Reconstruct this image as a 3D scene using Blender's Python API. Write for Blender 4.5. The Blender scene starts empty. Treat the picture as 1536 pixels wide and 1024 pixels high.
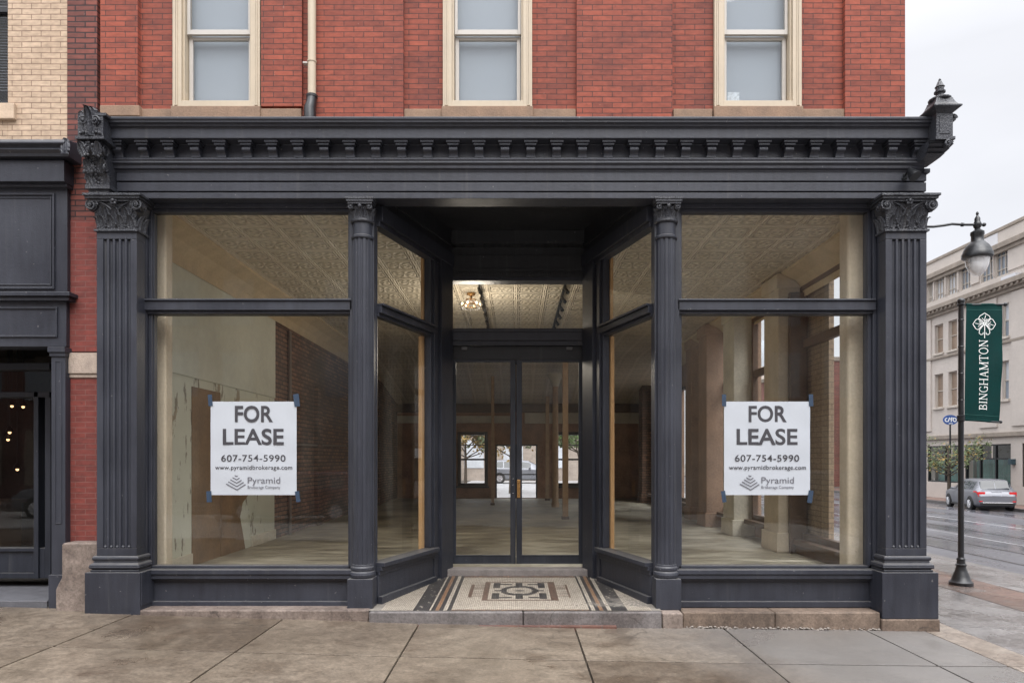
import bpy, bmesh, math, random
from mathutils import Vector, Matrix, noise
random.seed(7)
R = math.radians
PI = math.pi
scene = bpy.context.scene
C = scene.collection
F, CX, HY, EYE = 1050.0, 776.0, 688.0, 1.647      # measured from the photograph: focal length, principal point, eye height


def PX(px, z): return (px - CX) * z / F
def PZ(py, z): return EYE + (HY - py) * z / F


# ------------------------------------------------------------------ mesh builder
class MB:
    def __init__(self):
        self.v, self.f, self.m = [], [], []
        self.T = Matrix.Identity(4)

    def add(self, verts, faces, m=0):
        o = len(self.v)
        self.v += [self.T @ Vector(p) for p in verts]
        self.f += [tuple(i + o for i in fc) for fc in faces]
        self.m += [m] * len(faces)
        return self

    def box(self, x0, x1, y0, y1, z0, z1, m=0):
        vs = [(x, y, z) for z in (z0, z1) for y in (y0, y1) for x in (x0, x1)]
        return self.add(vs, [(0, 2, 3, 1), (4, 5, 7, 6), (0, 1, 5, 4), (2, 6, 7, 3), (0, 4, 6, 2), (1, 3, 7, 5)], m)

    def prism(self, poly, axis, a, b, m=0):
        n = len(poly)
        def P(p, t):
            return (t, p[0], p[1]) if axis == 'x' else (p[0], t, p[1]) if axis == 'y' else (p[0], p[1], t)
        vs = [P(p, a) for p in poly] + [P(p, b) for p in poly]
        fs = [tuple(range(n))[::-1], tuple(range(n, 2 * n))]
        fs += [(i, (i + 1) % n, n + (i + 1) % n, n + i) for i in range(n)]
        return self.add(vs, fs, m)

    def lathe(self, prof, cx=0, cy=0, n=20, m=0, rf=None, a0=0.0, sx=1, sy=1):
        vs, fs = [], []
        for r, z in prof:
            for k in range(n):
                a = a0 + 2 * PI * k / n
                q = r * (rf(a, z) if rf else 1)
                vs.append((cx + q * math.cos(a) * sx, cy + q * math.sin(a) * sy, z))
        L = len(prof)
        for i in range(L - 1):
            for k in range(n):
                k2 = (k + 1) % n
                fs.append((i * n + k, i * n + k2, (i + 1) * n + k2, (i + 1) * n + k))
        fs.append(tuple(range(n))[::-1])
        fs.append(tuple(range((L - 1) * n, L * n)))
        return self.add(vs, fs, m)

    def tube(self, pts, r, n=8, m=0):
        pts = [Vector(p) for p in pts]
        rs = r if isinstance(r, (list, tuple)) else [r] * len(pts)
        vs, fs = [], []
        up = None
        for i, p in enumerate(pts):
            d = (pts[min(i + 1, len(pts) - 1)] - pts[max(i - 1, 0)]).normalized()
            if up is None:
                up = Vector((0, 0, 1)) if abs(d.z) < .9 else Vector((1, 0, 0))
            s = d.cross(up).normalized()
            up = s.cross(d).normalized()
            for k in range(n):
                a = 2 * PI * k / n
                vs.append(p + (s * math.cos(a) + up * math.sin(a)) * rs[i])
        for i in range(len(pts) - 1):
            for k in range(n):
                k2 = (k + 1) % n
                fs.append((i * n + k, i * n + k2, (i + 1) * n + k2, (i + 1) * n + k))
        fs.append(tuple(range(n))[::-1])
        fs.append(tuple(range((len(pts) - 1) * n, len(pts) * n)))
        return self.add(vs, fs, m)

    def grid(self, fn, nu, nv, m=0):
        vs = [fn(i / nu, j / nv) for i in range(nu + 1) for j in range(nv + 1)]
        fs = [(i * (nv + 1) + j, i * (nv + 1) + j + 1, (i + 1) * (nv + 1) + j + 1, (i + 1) * (nv + 1) + j) for i in range(nu) for j in range(nv)]
        return self.add(vs, fs, m)

    def frame(self, x0, x1, z0, z1, w, y0, y1, m=0, wb=None, wt=None):
        """rectangular frame in the XZ plane, outer size x0..x1 z0..z1"""
        wb = w if wb is None else wb
        wt = w if wt is None else wt
        self.box(x0, x0 + w, y0, y1, z0, z1, m)
        self.box(x1 - w, x1, y0, y1, z0, z1, m)
        self.box(x0 + w, x1 - w, y0, y1, z0, z0 + wb, m)
        self.box(x0 + w, x1 - w, y0, y1, z1 - wt, z1, m)
        return self

    def leaf(self, M, w, h, curl=.35, lobes=5, m=0):
        """acanthus-like leaf: grows up z, front is -y"""
        def fn(u, v):
            t = v * 2 - 1
            wd = w * .5 * (math.sin(PI * (.22 + .74 * u)) ** .7) * (1 + .16 * math.cos(2 * PI * lobes * u))
            z = h * (u if u < .8 else .8 + .2 * math.sin((u - .8) / .2 * PI * .75) * .8)
            out = h * curl * (u ** 2.2) + (h * .12 * ((u - .8) / .2) if u > .8 else 0)
            rid = h * .05 * math.cos(t * PI * 2.5) + h * .10 * (1 - t * t)
            return M @ Vector((t * wd, -(out + rid), z))
        return self.grid(fn, 9, 6, m)

    def scroll(self, M, r, turns=1.9, tr=.012, m=0):
        """spiral volute in the local XZ plane, facing -y"""
        pts, rs = [], []
        n = int(turns * 14)
        for i in range(n + 1):
            t = i / n
            a = 2 * PI * turns * t
            q = r * (1 - .86 * t)
            pts.append(M @ Vector((math.cos(a) * q, -.02 * t - .004, math.sin(a) * q)))
            rs.append(tr * (1 - .45 * t))
        self.tube(pts, rs, 6, m)
        c = [M @ Vector((math.cos(k / 12 * 2 * PI) * r * .9, 0.0, math.sin(k / 12 * 2 * PI) * r * .9)) for k in range(12)]
        d = [M @ Vector((math.cos(k / 12 * 2 * PI) * r * .9, .05, math.sin(k / 12 * 2 * PI) * r * .9)) for k in range(12)]
        self.add(c + d, [tuple(range(12)), tuple(range(12, 24))[::-1]] + [(k, (k + 1) % 12, 12 + (k + 1) % 12, 12 + k) for k in range(12)], m)
        self.ball(M @ Vector((0, -.02, 0)), r * .26, m)
        return self

    def ball(self, c, r, m=0, n=8, sz=1):
        prof = [(max(1e-4, r * math.sin(PI * i / n)), c[2] - r * sz * math.cos(PI * i / n)) for i in range(n + 1)]
        return self.lathe(prof, c[0], c[1], n + 2, m)

    def build(self, name, mats, parent=None, bevel=0, smooth=0, label=None, seg=2, kind=None):
        org = Vector((0, 0, 0))
        p = parent
        while p is not None:
            org += p.location
            p = p.parent
        me = bpy.data.meshes.new(name)
        me.from_pydata([tuple(q - org) for q in self.v], [], self.f)
        if not isinstance(mats, (list, tuple)):
            mats = [mats]
        for mt in mats:
            me.materials.append(mt)
        me.polygons.foreach_set('material_index', self.m)
        bm = bmesh.new()
        bm.from_mesh(me)
        bmesh.ops.recalc_face_normals(bm, faces=bm.faces)
        bm.to_mesh(me)
        bm.free()
        if smooth:
            me.polygons.foreach_set('use_smooth', [True] * len(me.polygons))
            me.set_sharp_from_angle(angle=R(smooth))
        me.update()
        o = bpy.data.objects.new(name, me)
        C.objects.link(o)
        if parent is not None:
            o.parent = parent
        if label:
            o['label'] = label
        if kind:
            o['kind'] = kind
        if bevel:
            b = o.modifiers.new('bevel', 'BEVEL')
            b.width = bevel
            b.segments = seg
            b.limit_method = 'ANGLE'
            b.angle_limit = R(38)
        return o


def thing(name, label, cat, loc=(0, 0, 0), group=None):
    o = bpy.data.objects.new(name, None)
    C.objects.link(o)
    o.location = loc
    o.empty_display_size = .1
    tag(o, label, cat, group)
    return o


def tag(o, label, cat, group=None):
    o['label'] = label
    o['category'] = cat
    if group:
        o['group'] = group
    return o


def dup(root, loc, label=None, rotz=None):
    def cp(o, par):
        c = o.copy()
        C.objects.link(c)
        if par is not None:
            c.parent = par
        for ch in list(o.children):
            cp(ch, c)
        return c
    r = cp(root, None)
    r.location = loc
    if rotz is not None:
        r.rotation_euler = (0, 0, rotz)
    if label:
        r['label'] = label
    return r


# ------------------------------------------------------------------ materials
class NT:
    def __init__(self, name):
        self.mat = bpy.data.materials.new(name)
        self.mat.use_nodes = True
        self.t = self.mat.node_tree
        self.b = self.t.nodes['Principled BSDF']
        self.out = self.t.nodes['Material Output']

    def n(self, typ, **kw):
        nd = self.t.nodes.new(typ)
        for k, v in kw.items():
            setattr(nd, k, v)
        return nd

    def put(self, sock, val):
        if isinstance(val, bpy.types.NodeSocket):
            self.t.links.new(val, sock)
        else:
            if isinstance(val, (tuple, list)) and len(val) == 3 and sock.type == 'RGBA':
                val = (*val, 1)
            sock.default_value = val

    def coord(self, kind='Object', scale=None):
        s = self.n('ShaderNodeTexCoord').outputs[kind]
        if scale:
            mp = self.n('ShaderNodeMapping')
            self.put(mp.inputs['Vector'], s)
            mp.inputs['Scale'].default_value = scale
            s = mp.outputs[0]
        return s

    def noise(self, scale, detail=4, vec=None, rough=.55):
        nd = self.n('ShaderNodeTexNoise')
        nd.inputs['Scale'].default_value = scale
        nd.inputs['Detail'].default_value = detail
        nd.inputs['Roughness'].default_value = rough
        self.put(nd.inputs['Vector'], vec if vec is not None else self.coord())
        return nd.outputs['Fac']

    def ramp(self, fac, stops, interp='LINEAR'):
        nd = self.n('ShaderNodeValToRGB')
        cr = nd.color_ramp
        cr.interpolation = interp
        while len(cr.elements) < len(stops):
            cr.elements.new(.5)
        for e, (p, c) in zip(cr.elements, stops):
            e.position = p
            e.color = (c, c, c, 1) if not isinstance(c, (tuple, list)) else (*c[:3], 1)
        self.put(nd.inputs[0], fac)
        return nd.outputs[0]

    def mix(self, fac, a, b, mode='MIX'):
        nd = self.n('ShaderNodeMix', data_type='RGBA', blend_type=mode)
        self.put(nd.inputs[0], fac)
        self.put(nd.inputs[6], a)
        self.put(nd.inputs[7], b)
        return nd.outputs[2]

    def M(self, op, a, b=0.0, c=None):
        nd = self.n('ShaderNodeMath', operation=op)
        self.put(nd.inputs[0], a)
        self.put(nd.inputs[1], b)
        if c is not None:
            self.put(nd.inputs[2], c)
        return nd.outputs[0]

    def bump(self, h, strength=.3, dist=.01, normal=None):
        nd = self.n('ShaderNodeBump')
        nd.inputs['Strength'].default_value = strength
        nd.inputs['Distance'].default_value = dist
        self.put(nd.inputs['Height'], h)
        if normal is not None:
            self.put(nd.inputs['Normal'], normal)
        self.put(self.b.inputs['Normal'], nd.outputs[0])
        return nd.outputs[0]

    def fin(self, col, rough=.6, metal=0.0, spec=.5):
        self.put(self.b.inputs['Base Color'], col)
        self.put(self.b.inputs['Roughness'], rough)
        self.put(self.b.inputs['Metallic'], metal)
        self.put(self.b.inputs['Specular IOR Level'], spec)
        return self.mat


def plain(name, col, rough=.6, var=.18, scale=6, bump=.15, bdist=.004, metal=0.0, spec=.5):
    t = NT(name)
    n1 = t.noise(scale, 5)
    n2 = t.noise(scale * 9, 3)
    f = t.M('ADD', t.M('MULTIPLY', n1, .65), t.M('MULTIPLY', n2, .35))
    a = tuple(c * (1 - var) for c in col)
    b = tuple(min(1, c * (1 + var)) for c in col)
    c = t.ramp(f, [(.3, a), (.7, b)])
    if bump:
        t.bump(n2, bump, bdist)
    return t.fin(c, t.ramp(n1, [(.3, max(0, rough - .08)), (.7, min(1, rough + .08))]), metal, spec)


def emit(name, col, strength):
    t = NT(name)
    t.fin(col, .5)
    t.put(t.b.inputs['Emission Color'], col)
    t.b.inputs['Emission Strength'].default_value = strength
    return t.mat


def paint(name, base, chips=True, bump=.25, rough=.42, ornament=False):
    """old gloss paint on iron and wood: brushy, slightly dusty, with a few chipped specks"""
    t = NT(name)
    co = t.coord()
    big = t.noise(1.3, 5, co)
    st = t.noise(18, 4, t.coord('Object', (1, 1, .12)))
    fine = t.noise(70, 3, co)
    f = t.M('ADD', t.M('MULTIPLY', big, .6), t.M('MULTIPLY', st, .4))
    dark = tuple(c * .78 for c in base)
    lite = tuple(c * 1.28 + .004 for c in base)
    c = t.ramp(f, [(.35, dark), (.65, lite)])
    if chips:
        ch = t.ramp(t.noise(26, 2, co), [(.735, 0), (.75, 1)])
        c = t.mix(t.M('MULTIPLY', ch, .55), c, (.20, .195, .19))
        nm = t.n('ShaderNodeNewGeometry').outputs['Normal']          # dust lies on ledges
        sn = t.n('ShaderNodeSeparateXYZ')
        t.put(sn.inputs[0], nm)
        up = t.ramp(t.M('MULTIPLY', sn.outputs[2], t.M('ADD', t.noise(5, 4, co), .35)), [(.35, 0), (.8, .75)])
        c = t.mix(up, c, (.115, .11, .105))
        dr = t.ramp(t.noise(7, 5, t.coord('Object', (1.6, 1.6, .06)), .6), [(.60, 0), (.74, .38)])
        c = t.mix(dr, c, (.085, .083, .082))
    h = t.M('ADD', t.M('MULTIPLY', st, .5), t.M('MULTIPLY', fine, .5))
    if ornament:
        vo = t.n('ShaderNodeTexVoronoi')
        vo.inputs['Scale'].default_value = 38
        h = t.M('ADD', h, t.M('MULTIPLY', vo.outputs['Distance'], 1.4))
        t.bump(h, .38, .010)
    else:
        pit = t.noise(24, 5, co, .7)
        t.bump(t.M('ADD', h, t.M('MULTIPLY', pit, .8)), bump * 1.6, .006)
    return t.fin(c, t.ramp(big, [(.3, rough - .06), (.7, rough + .14)]))


def brick(name, c1, c2, mortar, w=.2, h=.0545, ms=.0045, soft=.12, stain=(.05, .02, .02), stain_amt=.35, rough=.8, bumpd=.006, tint=None):
    t = NT(name)
    sep = t.n('ShaderNodeSeparateXYZ')
    t.put(sep.inputs[0], t.coord())
    cmb = t.n('ShaderNodeCombineXYZ')
    wob = t.M('MULTIPLY', t.M('SUBTRACT', t.noise(2.2, 2), .5), .012)
    t.put(cmb.inputs[0], t.M('ADD', sep.outputs[0], sep.outputs[1]))
    t.put(cmb.inputs[1], t.M('ADD', sep.outputs[2], wob))
    br = t.n('ShaderNodeTexBrick')
    t.put(br.inputs['Vector'], cmb.outputs[0])
    br.inputs['Scale'].default_value = 1
    br.inputs['Brick Width'].default_value = w
    br.inputs['Row Height'].default_value = h
    br.inputs['Mortar Size'].default_value = ms
    br.inputs['Mortar Smooth'].default_value = soft
    t.put(br.inputs['Color1'], c1)
    t.put(br.inputs['Color2'], c2)
    t.put(br.inputs['Mortar'], mortar)
    big = t.noise(.9, 6)
    mid = t.noise(14, 5, t.coord('Object', (1, 1, 2.2)))
    spk = t.ramp(t.noise(30, 3), [(.68, 0), (.74, 1)])
    patch = t.ramp(t.noise(2.6, 8, t.coord('Object', (1, 1, 1.8)), .66), [(.56, 0), (.63, 1)])
    pale = t.ramp(t.noise(21, 4), [(.70, 0), (.75, 1)])
    c = t.mix(t.M('MULTIPLY', t.ramp(big, [(.45, 0), (.75, 1)]), stain_amt), br.outputs['Color'], stain)
    c = t.mix(.55, c, t.mix(1, c, t.ramp(mid, [(.3, .62), (.7, 1.3)]), 'MULTIPLY'))
    c = t.mix(t.M('MULTIPLY', spk, .45), c, stain)
    c = t.mix(t.M('MULTIPLY', patch, stain_amt * .5), c, stain)
    c = t.mix(t.M('MULTIPLY', pale, .16), c, (.5, .42, .36))
    hgt = t.M('ADD', t.M('MULTIPLY', t.M('SUBTRACT', 1, br.outputs['Fac']), 1.0), t.M('MULTIPLY', mid, .45))
    t.bump(hgt, .6, bumpd)
    return t.fin(c, rough)


slate = paint('slate_paint', (.0255, .0280, .0385))
slate_dark = paint('soffit_and_shade_paint', (.017, .018, .021), rough=.5)  # darker slate for the soffits and the shaded recess over the doors
orn = paint('ornament_paint', (.029, .031, .039), ornament=True, rough=.38)
navy = paint('navy_paint', (.016, .019, .028))
brick_red = brick('red_brick', (.31, .072, .040), (.215, .050, .030), (.080, .030, .023), ms=.0042, stain_amt=.5)
brick_old = brick('old_brick', (.20, .058, .042), (.12, .038, .030), (.03, .016, .016), ms=.007, stain_amt=.5)
brick_deep = brick('deep_red_brick', (.20, .042, .032), (.15, .034, .027), (.18, .075, .062), ms=.004, stain_amt=.2)
brick_tan = brick('tan_brick', (.52, .39, .28), (.44, .325, .23), (.22, .145, .10), w=.195, h=.0557, ms=.004, stain=(.30, .2, .13), stain_amt=.3)
brick_room = brick('bare_interior_brick', (.27, .145, .09), (.12, .075, .052), (.05, .038, .03), w=.22, h=.075, ms=.010, stain=(.035, .027, .022), stain_amt=.8, bumpd=.02)
brick_buff = brick('buff_brick', (.36, .27, .18), (.31, .23, .155), (.22, .165, .115), w=.22, h=.072, ms=.006, stain=(.16, .11, .07), stain_amt=.3)
stone_sill = plain('sill_stone', (.25, .165, .112), .85, .3, 7, .5, .006)
kerb_stone = plain('damp_kerb_granite', (.125, .115, .11), .4, .35, 5, .4, .004)
stone_grey = plain('step_granite', (.20, .18, .17), .6, .3, 9, .4, .004)
wood_cream = plain('cream_paint', (.49, .41, .305), .5, .08, 3, .1)
wood_white = plain('white_paint', (.50, .47, .43), .5, .06, 3, .08)
pine = None
black_metal = plain('black_metal', (.012, .013, .015), .35, .2, 12, .1, .002)
brass = plain('brass', (.45, .26, .10), .35, .2, 20, .1, .002, metal=.9)
chrome = plain('chrome', (.6, .6, .62), .2, .05, 5, 0, metal=1)
paper = plain('poster_paper', (.46, .487, .525), .6, .025, 4, .15, .006)
ink = plain('poster_ink', (.045, .043, .05), .6, .05, 5, 0)
ink_soft = plain('poster_grey_ink', (.13, .13, .15), .6, .05, 5, 0)
tape = plain('blue_tape', (.022, .043, .078), .6, .2, 20, .3, .002)
green_cloth = plain('green_banner_cloth', (.002, .030, .028), .8, .2, 5, .25, .006, 0.0, .15)
white_print = plain('white_print', (.80, .82, .80), .6, .04, 5, 0)
timber = plain('old_post_wood', (.42, .285, .17), .7, .25, 9, .3, .004)
plaster_tan = plain('tan_plaster', (.54, .46, .345), .85, .16, 3.5, .45, .012)
plaster_brown = plain('brown_plaster', (.32, .21, .145), .8, .28, 3, .5, .01)
plaster_grey = plain('grey_plaster', (.58, .54, .44), .85, .2, 3, .5, .012)
dark_wood = plain('dark_stained_wood', (.10, .062, .038), .55, .3, 7, .3, .004)
track_black = plain('track_black', (.01, .01, .01), .5, .2, 8, 0)
limestone = plain('limestone', (.52, .47, .425), .8, .10, .8, .3, .01)
limestone_dark = plain('weathered_limestone', (.28, .24, .20), .85, .3, 2.5, .4, .02)
rubber = plain('tyre_rubber', (.014, .014, .015), .7, .2, 8, .1)
car_grey = plain('silver_car_paint', (.17, .175, .195), .34, .03, 2, 0, metal=.35)
car_dark = plain('dark_car_paint', (.03, .032, .04), .25, .05, 2, 0)
car_red = plain('dark_red_car_paint', (.12, .02, .02), .25, .05, 2, 0)
car_white = plain('white_car_paint', (.75, .76, .78), .25, .03, 2, 0)
car_yellow = plain('yellow_car_paint', (.38, .29, .07), .3, .03, 2, 0)
car_glass = plain('dark_car_glass', (.02, .026, .032), .05, .05, 3, 0)
red_lens = plain('red_lens', (.55, .015, .018), .15, .1, 20, 0)
bark = plain('bark', (.085, .066, .05), .9, .3, 15, .6, .02)
leaf_mat = plain('leaf_green', (.075, .10, .035), .6, .45, 9, .2)
leaf_gold = plain('leaf_autumn', (.26, .17, .045), .6, .4, 9, .2)
blind = plain('window_blind', (.27, .305, .345), .8, .03, 1.5, .05)
blue_sign = plain('blue_enamel', (.03, .085, .28), .4, .1, 6, 0)
tread = plain('dark_threshold', (.10, .10, .11), .6, .3, 9, .3)
bulb_warm = emit('lit_bulb', (1, .68, .40), 4)
lit_spot = emit('lit_pendant', (1, .62, .30), 1.6)


def mk_glass(name, tint=(.97, .975, .965), dirt=.02, f0=.04, rough=0.0, dcol=(.55, .53, .48, 1)):
    t = NT(name)
    lw = t.n('ShaderNodeLayerWeight')
    lw.inputs['Blend'].default_value = .5
    fr = t.M('ADD', f0, t.M('MULTIPLY', t.M('POWER', lw.outputs['Facing'], 5.0), 1 - f0))
    tr = t.n('ShaderNodeBsdfTransparent')
    tr.inputs[0].default_value = (*tint, 1)
    gl = t.n('ShaderNodeBsdfGlossy')
    gl.inputs['Roughness'].default_value = rough
    gl.inputs['Color'].default_value = (1, 1, 1, 1)
    bm = t.n('ShaderNodeBump')
    bm.inputs['Strength'].default_value = .02
    bm.inputs['Distance'].default_value = .05
    t.put(bm.inputs['Height'], t.noise(1.1, 2))
    t.put(gl.inputs['Normal'], bm.outputs[0])
    df = t.n('ShaderNodeBsdfDiffuse')
    df.inputs[0].default_value = dcol
    m1 = t.n('ShaderNodeMixShader')
    dn = t.ramp(t.noise(2.2, 6, t.coord('Object', (1, 1, .45))), [(.4, dirt * .3), (.75, dirt * 1.8)])
    t.put(m1.inputs[0], dn)
    t.put(m1.inputs[1], tr.outputs[0])
    t.put(m1.inputs[2], df.outputs[0])
    m2 = t.n('ShaderNodeMixShader')
    t.put(m2.inputs[0], fr)
    t.put(m2.inputs[1], m1.outputs[0])
    t.put(m2.inputs[2], gl.outputs[0])
    t.t.links.new(m2.outputs[0], t.out.inputs['Surface'])
    return t.mat


glass = mk_glass('window_glass', dirt=.022)
glass_clean = mk_glass('clean_glass', (.95, .96, .96), .006)
glass_globe = mk_glass('lamp_globe_glass', (.95, .95, .95), .55, .06, .05, (.85, .86, .88, 1))


def mk_pine():
    t = NT('pine_stud')
    co = t.coord('Object', (9, 9, .5))
    n = t.noise(3, 5, co)
    k = t.ramp(t.noise(4, 2), [(.70, 0), (.76, 1)])
    c = t.ramp(n, [(.3, (.44, .24, .10)), (.7, (.60, .37, .17))])
    c = t.mix(t.M('MULTIPLY', k, .5), c, (.2, .10, .04))
    t.bump(n, .15, .003)
    return t.fin(c, .65)


pine = mk_pine()


def mk_concrete(name, a, b, stain, wet=.5, joint=0):
    t = NT(name)
    isl = t.n('ShaderNodeNewGeometry').outputs['Random Per Island']
    big = t.noise(.55, 6)
    mid = t.noise(5, 6)
    fine = t.noise(42, 5, None, .75)
    f = t.M('ADD', t.M('MULTIPLY', big, .62), t.M('ADD', t.M('MULTIPLY', isl, .11), t.M('MULTIPLY', mid, .26)))
    c = t.ramp(f, [(.38, a), (.66, b)])
    blot = t.ramp(t.noise(1.4, 8, None, .68), [(.555, 0), (.60, 1)])
    c = t.mix(t.M('MULTIPLY', blot, .5), c, stain)
    wetp = t.ramp(t.noise(.7, 7, None, .62), [(.54, 0), (.58, 1)])
    c = t.mix(t.M('MULTIPLY', wetp, .28), c, stain)
    spk = t.ramp(t.noise(48, 2), [(.72, 0), (.76, 1)])
    c = t.mix(t.M('MULTIPLY', spk, .5), c, (.09, .08, .075))
    gum = t.n('ShaderNodeTexVoronoi')
    gum.inputs['Scale'].default_value = 2.3
    c = t.mix(t.ramp(gum.outputs['Distance'], [(.035, .7), (.05, 0)]), c, (.05, .045, .04))
    c = t.mix(.8, c, t.mix(1, c, t.ramp(fine, [(.3, .5), (.7, 1.5)]), 'MULTIPLY'))
    c = t.mix(.8, c, t.mix(1, c, t.ramp(t.noise(11, 6, None, .7), [(.3, .62), (.7, 1.3)]), 'MULTIPLY'))
    if joint:                                                   # damper, greyer towards the street corner
        sp_ = t.n('ShaderNodeSeparateXYZ')
        t.put(sp_.inputs[0], t.coord())
        gx = t.M('ADD', t.M('MULTIPLY', sp_.outputs[0], .30), t.M('ADD', t.M('MULTIPLY', sp_.outputs[1], .10), t.M('MULTIPLY', big, .7)))
        c = t.mix(t.ramp(gx, [(.55, 0), (1.0, .85)]), c, (.150, .142, .136))
    vc = t.n('ShaderNodeTexVoronoi', feature='DISTANCE_TO_EDGE')
    vc.inputs['Scale'].default_value = .38
    wp = t.n('ShaderNodeVectorMath', operation='ADD')
    ns = t.n('ShaderNodeTexNoise')
    ns.inputs['Scale'].default_value = 3.5
    ns.inputs['Detail'].default_value = 6
    t.put(ns.inputs['Vector'], t.coord())
    sc2 = t.n('ShaderNodeVectorMath', operation='SCALE')
    t.put(sc2.inputs[0], ns.outputs['Color'])
    sc2.inputs['Scale'].default_value = .5
    t.put(wp.inputs[0], t.coord())
    t.put(wp.inputs[1], sc2.outputs[0])
    t.put(vc.inputs['Vector'], wp.outputs[0])
    crk = t.M('MULTIPLY', t.ramp(vc.outputs['Distance'], [(.0, 1), (.0035, 0)]), t.ramp(t.noise(.9, 3), [(.5, 0), (.56, 1)]))
    c = t.mix(t.M('MULTIPLY', crk, .7), c, (.04, .034, .028))
    t.bump(t.M('ADD', t.M('MULTIPLY', fine, .6), mid), .45, .008)
    rg = t.M('SUBTRACT', t.ramp(t.noise(.8, 5), [(.4, wet), (.7, min(1, wet + .35))]), t.M('MULTIPLY', wetp, .12))
    return t.fin(c, rg)


concrete = mk_concrete('sidewalk_concrete', (.085, .064, .046), (.225, .185, .142), (.080, .058, .041), .30, 1)
concrete_grey = mk_concrete('damp_grey_concrete', (.125, .116, .112), (.215, .203, .198), (.09, .082, .076), .14)
concrete_cream = mk_concrete('pale_band_concrete', (.20, .165, .135), (.29, .25, .21), (.15, .115, .09), .30)
paver_red = mk_concrete('wet_red_pavers', (.085, .062, .053), (.17, .098, .074), (.15, .135, .125), .16)
granite = mk_concrete('pink_granite', (.12, .09, .074), (.33, .27, .23), (.08, .058, .048), .6)
brownstone = mk_concrete('brown_step_stone', (.11, .078, .058), (.22, .165, .125), (.07, .05, .038), .6)
greystone = mk_concrete('grey_step_stone', (.12, .108, .104), (.22, .20, .194), (.085, .07, .065), .5)


def mk_asphalt():
    t = NT('wet_asphalt')
    big = t.noise(.22, 6, t.coord('Object', (1.6, .5, 1)))
    fine = t.noise(60, 3)
    c = t.ramp(t.M('ADD', t.M('MULTIPLY', big, .7), t.M('MULTIPLY', fine, .3)), [(.3, (.05, .05, .058)), (.7, (.115, .115, .128))])
    t.bump(t.M('ADD', t.M('MULTIPLY', fine, .3), big), .12, .01)
    return t.fin(c, t.ramp(t.noise(.5, 5, t.coord('Object', (1.2, .35, 1))), [(.38, .10), (.62, .42)]))


asphalt = mk_asphalt()


def mk_tin():
    """pressed tin ceiling: square panels with a rosette, raised mouldings between"""
    t = NT('pressed_tin')
    sep = t.n('ShaderNodeSeparateXYZ')
    wv = t.n('ShaderNodeVectorMath', operation='ADD')
    wn = t.n('ShaderNodeTexNoise')
    wn.inputs['Scale'].default_value = 7
    t.put(wn.inputs['Vector'], t.coord())
    sc = t.n('ShaderNodeVectorMath', operation='SCALE')
    t.put(sc.inputs[0], wn.outputs['Color'])
    sc.inputs['Scale'].default_value = .035
    t.put(wv.inputs[0], t.coord())
    t.put(wv.inputs[1], sc.outputs[0])
    t.put(sep.inputs[0], wv.outputs[0])
    S = .46
    def fr(s):
        return t.M('SUBTRACT', t.M('FRACT', t.M('DIVIDE', s, S)), .5)
    x, y = fr(sep.outputs[0]), fr(sep.outputs[1])
    ax, ay = t.M('ABSOLUTE', x), t.M('ABSOLUTE', y)
    mx = t.M('MAXIMUM', ax, ay)
    ang = t.M('ARCTAN2', y, x)
    rad = t.M('SQRT', t.M('ADD', t.M('MULTIPLY', x, x), t.M('MULTIPLY', y, y)))
    edge = t.ramp(mx, [(.36, 0), (.39, .9), (.42, .3), (.465, 1), (.5, .75)])
    pet = t.M('MULTIPLY', t.M('ADD', t.M('SINE', t.M('MULTIPLY', ang, 8)), 1.0), t.ramp(rad, [(.05, .2), (.17, .5), (.30, .5), (.36, 0)]))
    ring = t.M('MULTIPLY', t.M('SINE', t.M('MULTIPLY', rad, 40)), .16)
    hgt = t.M('ADD', t.M('ADD', edge, t.M('MULTIPLY', pet, .55)), t.M('ADD', ring, t.M('MULTIPLY', t.noise(16, 4), .5)))
    n = t.noise(1.1, 5)
    c = t.ramp(n, [(.3, (.66, .575, .44)), (.7, (.80, .72, .58))])
    groove_tone = t.ramp(hgt, [(.1, .55), (.7, 1.0)])  # colour darker in the low parts of the pressed pattern
    c = t.mix(.75, c, t.mix(1, c, groove_tone, 'MULTIPLY'))
    t.bump(hgt, 1.0, .035)
    return t.fin(c, .6)


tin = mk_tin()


def mk_sage():
    t = NT('peeling_sage_plaster')
    n = t.noise(.7, 6)
    c = t.ramp(n, [(.3, (.50, .51, .42)), (.7, (.66, .67, .57))])
    p = t.ramp(t.noise(1.5, 7, t.coord('Object', (1, 1, .5)), .62), [(.60, 0), (.612, 1)])
    c = t.mix(t.M('MULTIPLY', p, .75), c, (.27, .20, .12))
    s = t.ramp(t.noise(9, 5, t.coord('Object', (1, 1, .3)), .6), [(.61, 0), (.65, 1)])
    c = t.mix(t.M('MULTIPLY', s, .7), c, (.11, .075, .045))
    t.bump(t.M('ADD', t.noise(5, 5), t.M('MULTIPLY', p, -.8)), .5, .02)
    return t.fin(c, .8)


sage = mk_sage()


def mk_roomfloor():
    t = NT('worn_room_floor')
    n = t.noise(.8, 6, t.coord('Object', (1, .7, 1)))
    m = t.noise(4.5, 6, t.coord('Object', (.35, 1.3, 1)))
    f = t.M('ADD', t.M('MULTIPLY', n, .5), t.M('MULTIPLY', m, .5))
    c = t.ramp(f, [(.36, (.11, .095, .066)), (.5, (.31, .28, .21)), (.64, (.58, .54, .43))])
    t.bump(m, .25, .006)
    return t.fin(c, t.ramp(m, [(.35, .38), (.65, .7)]))


room_floor = mk_roomfloor()


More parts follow.
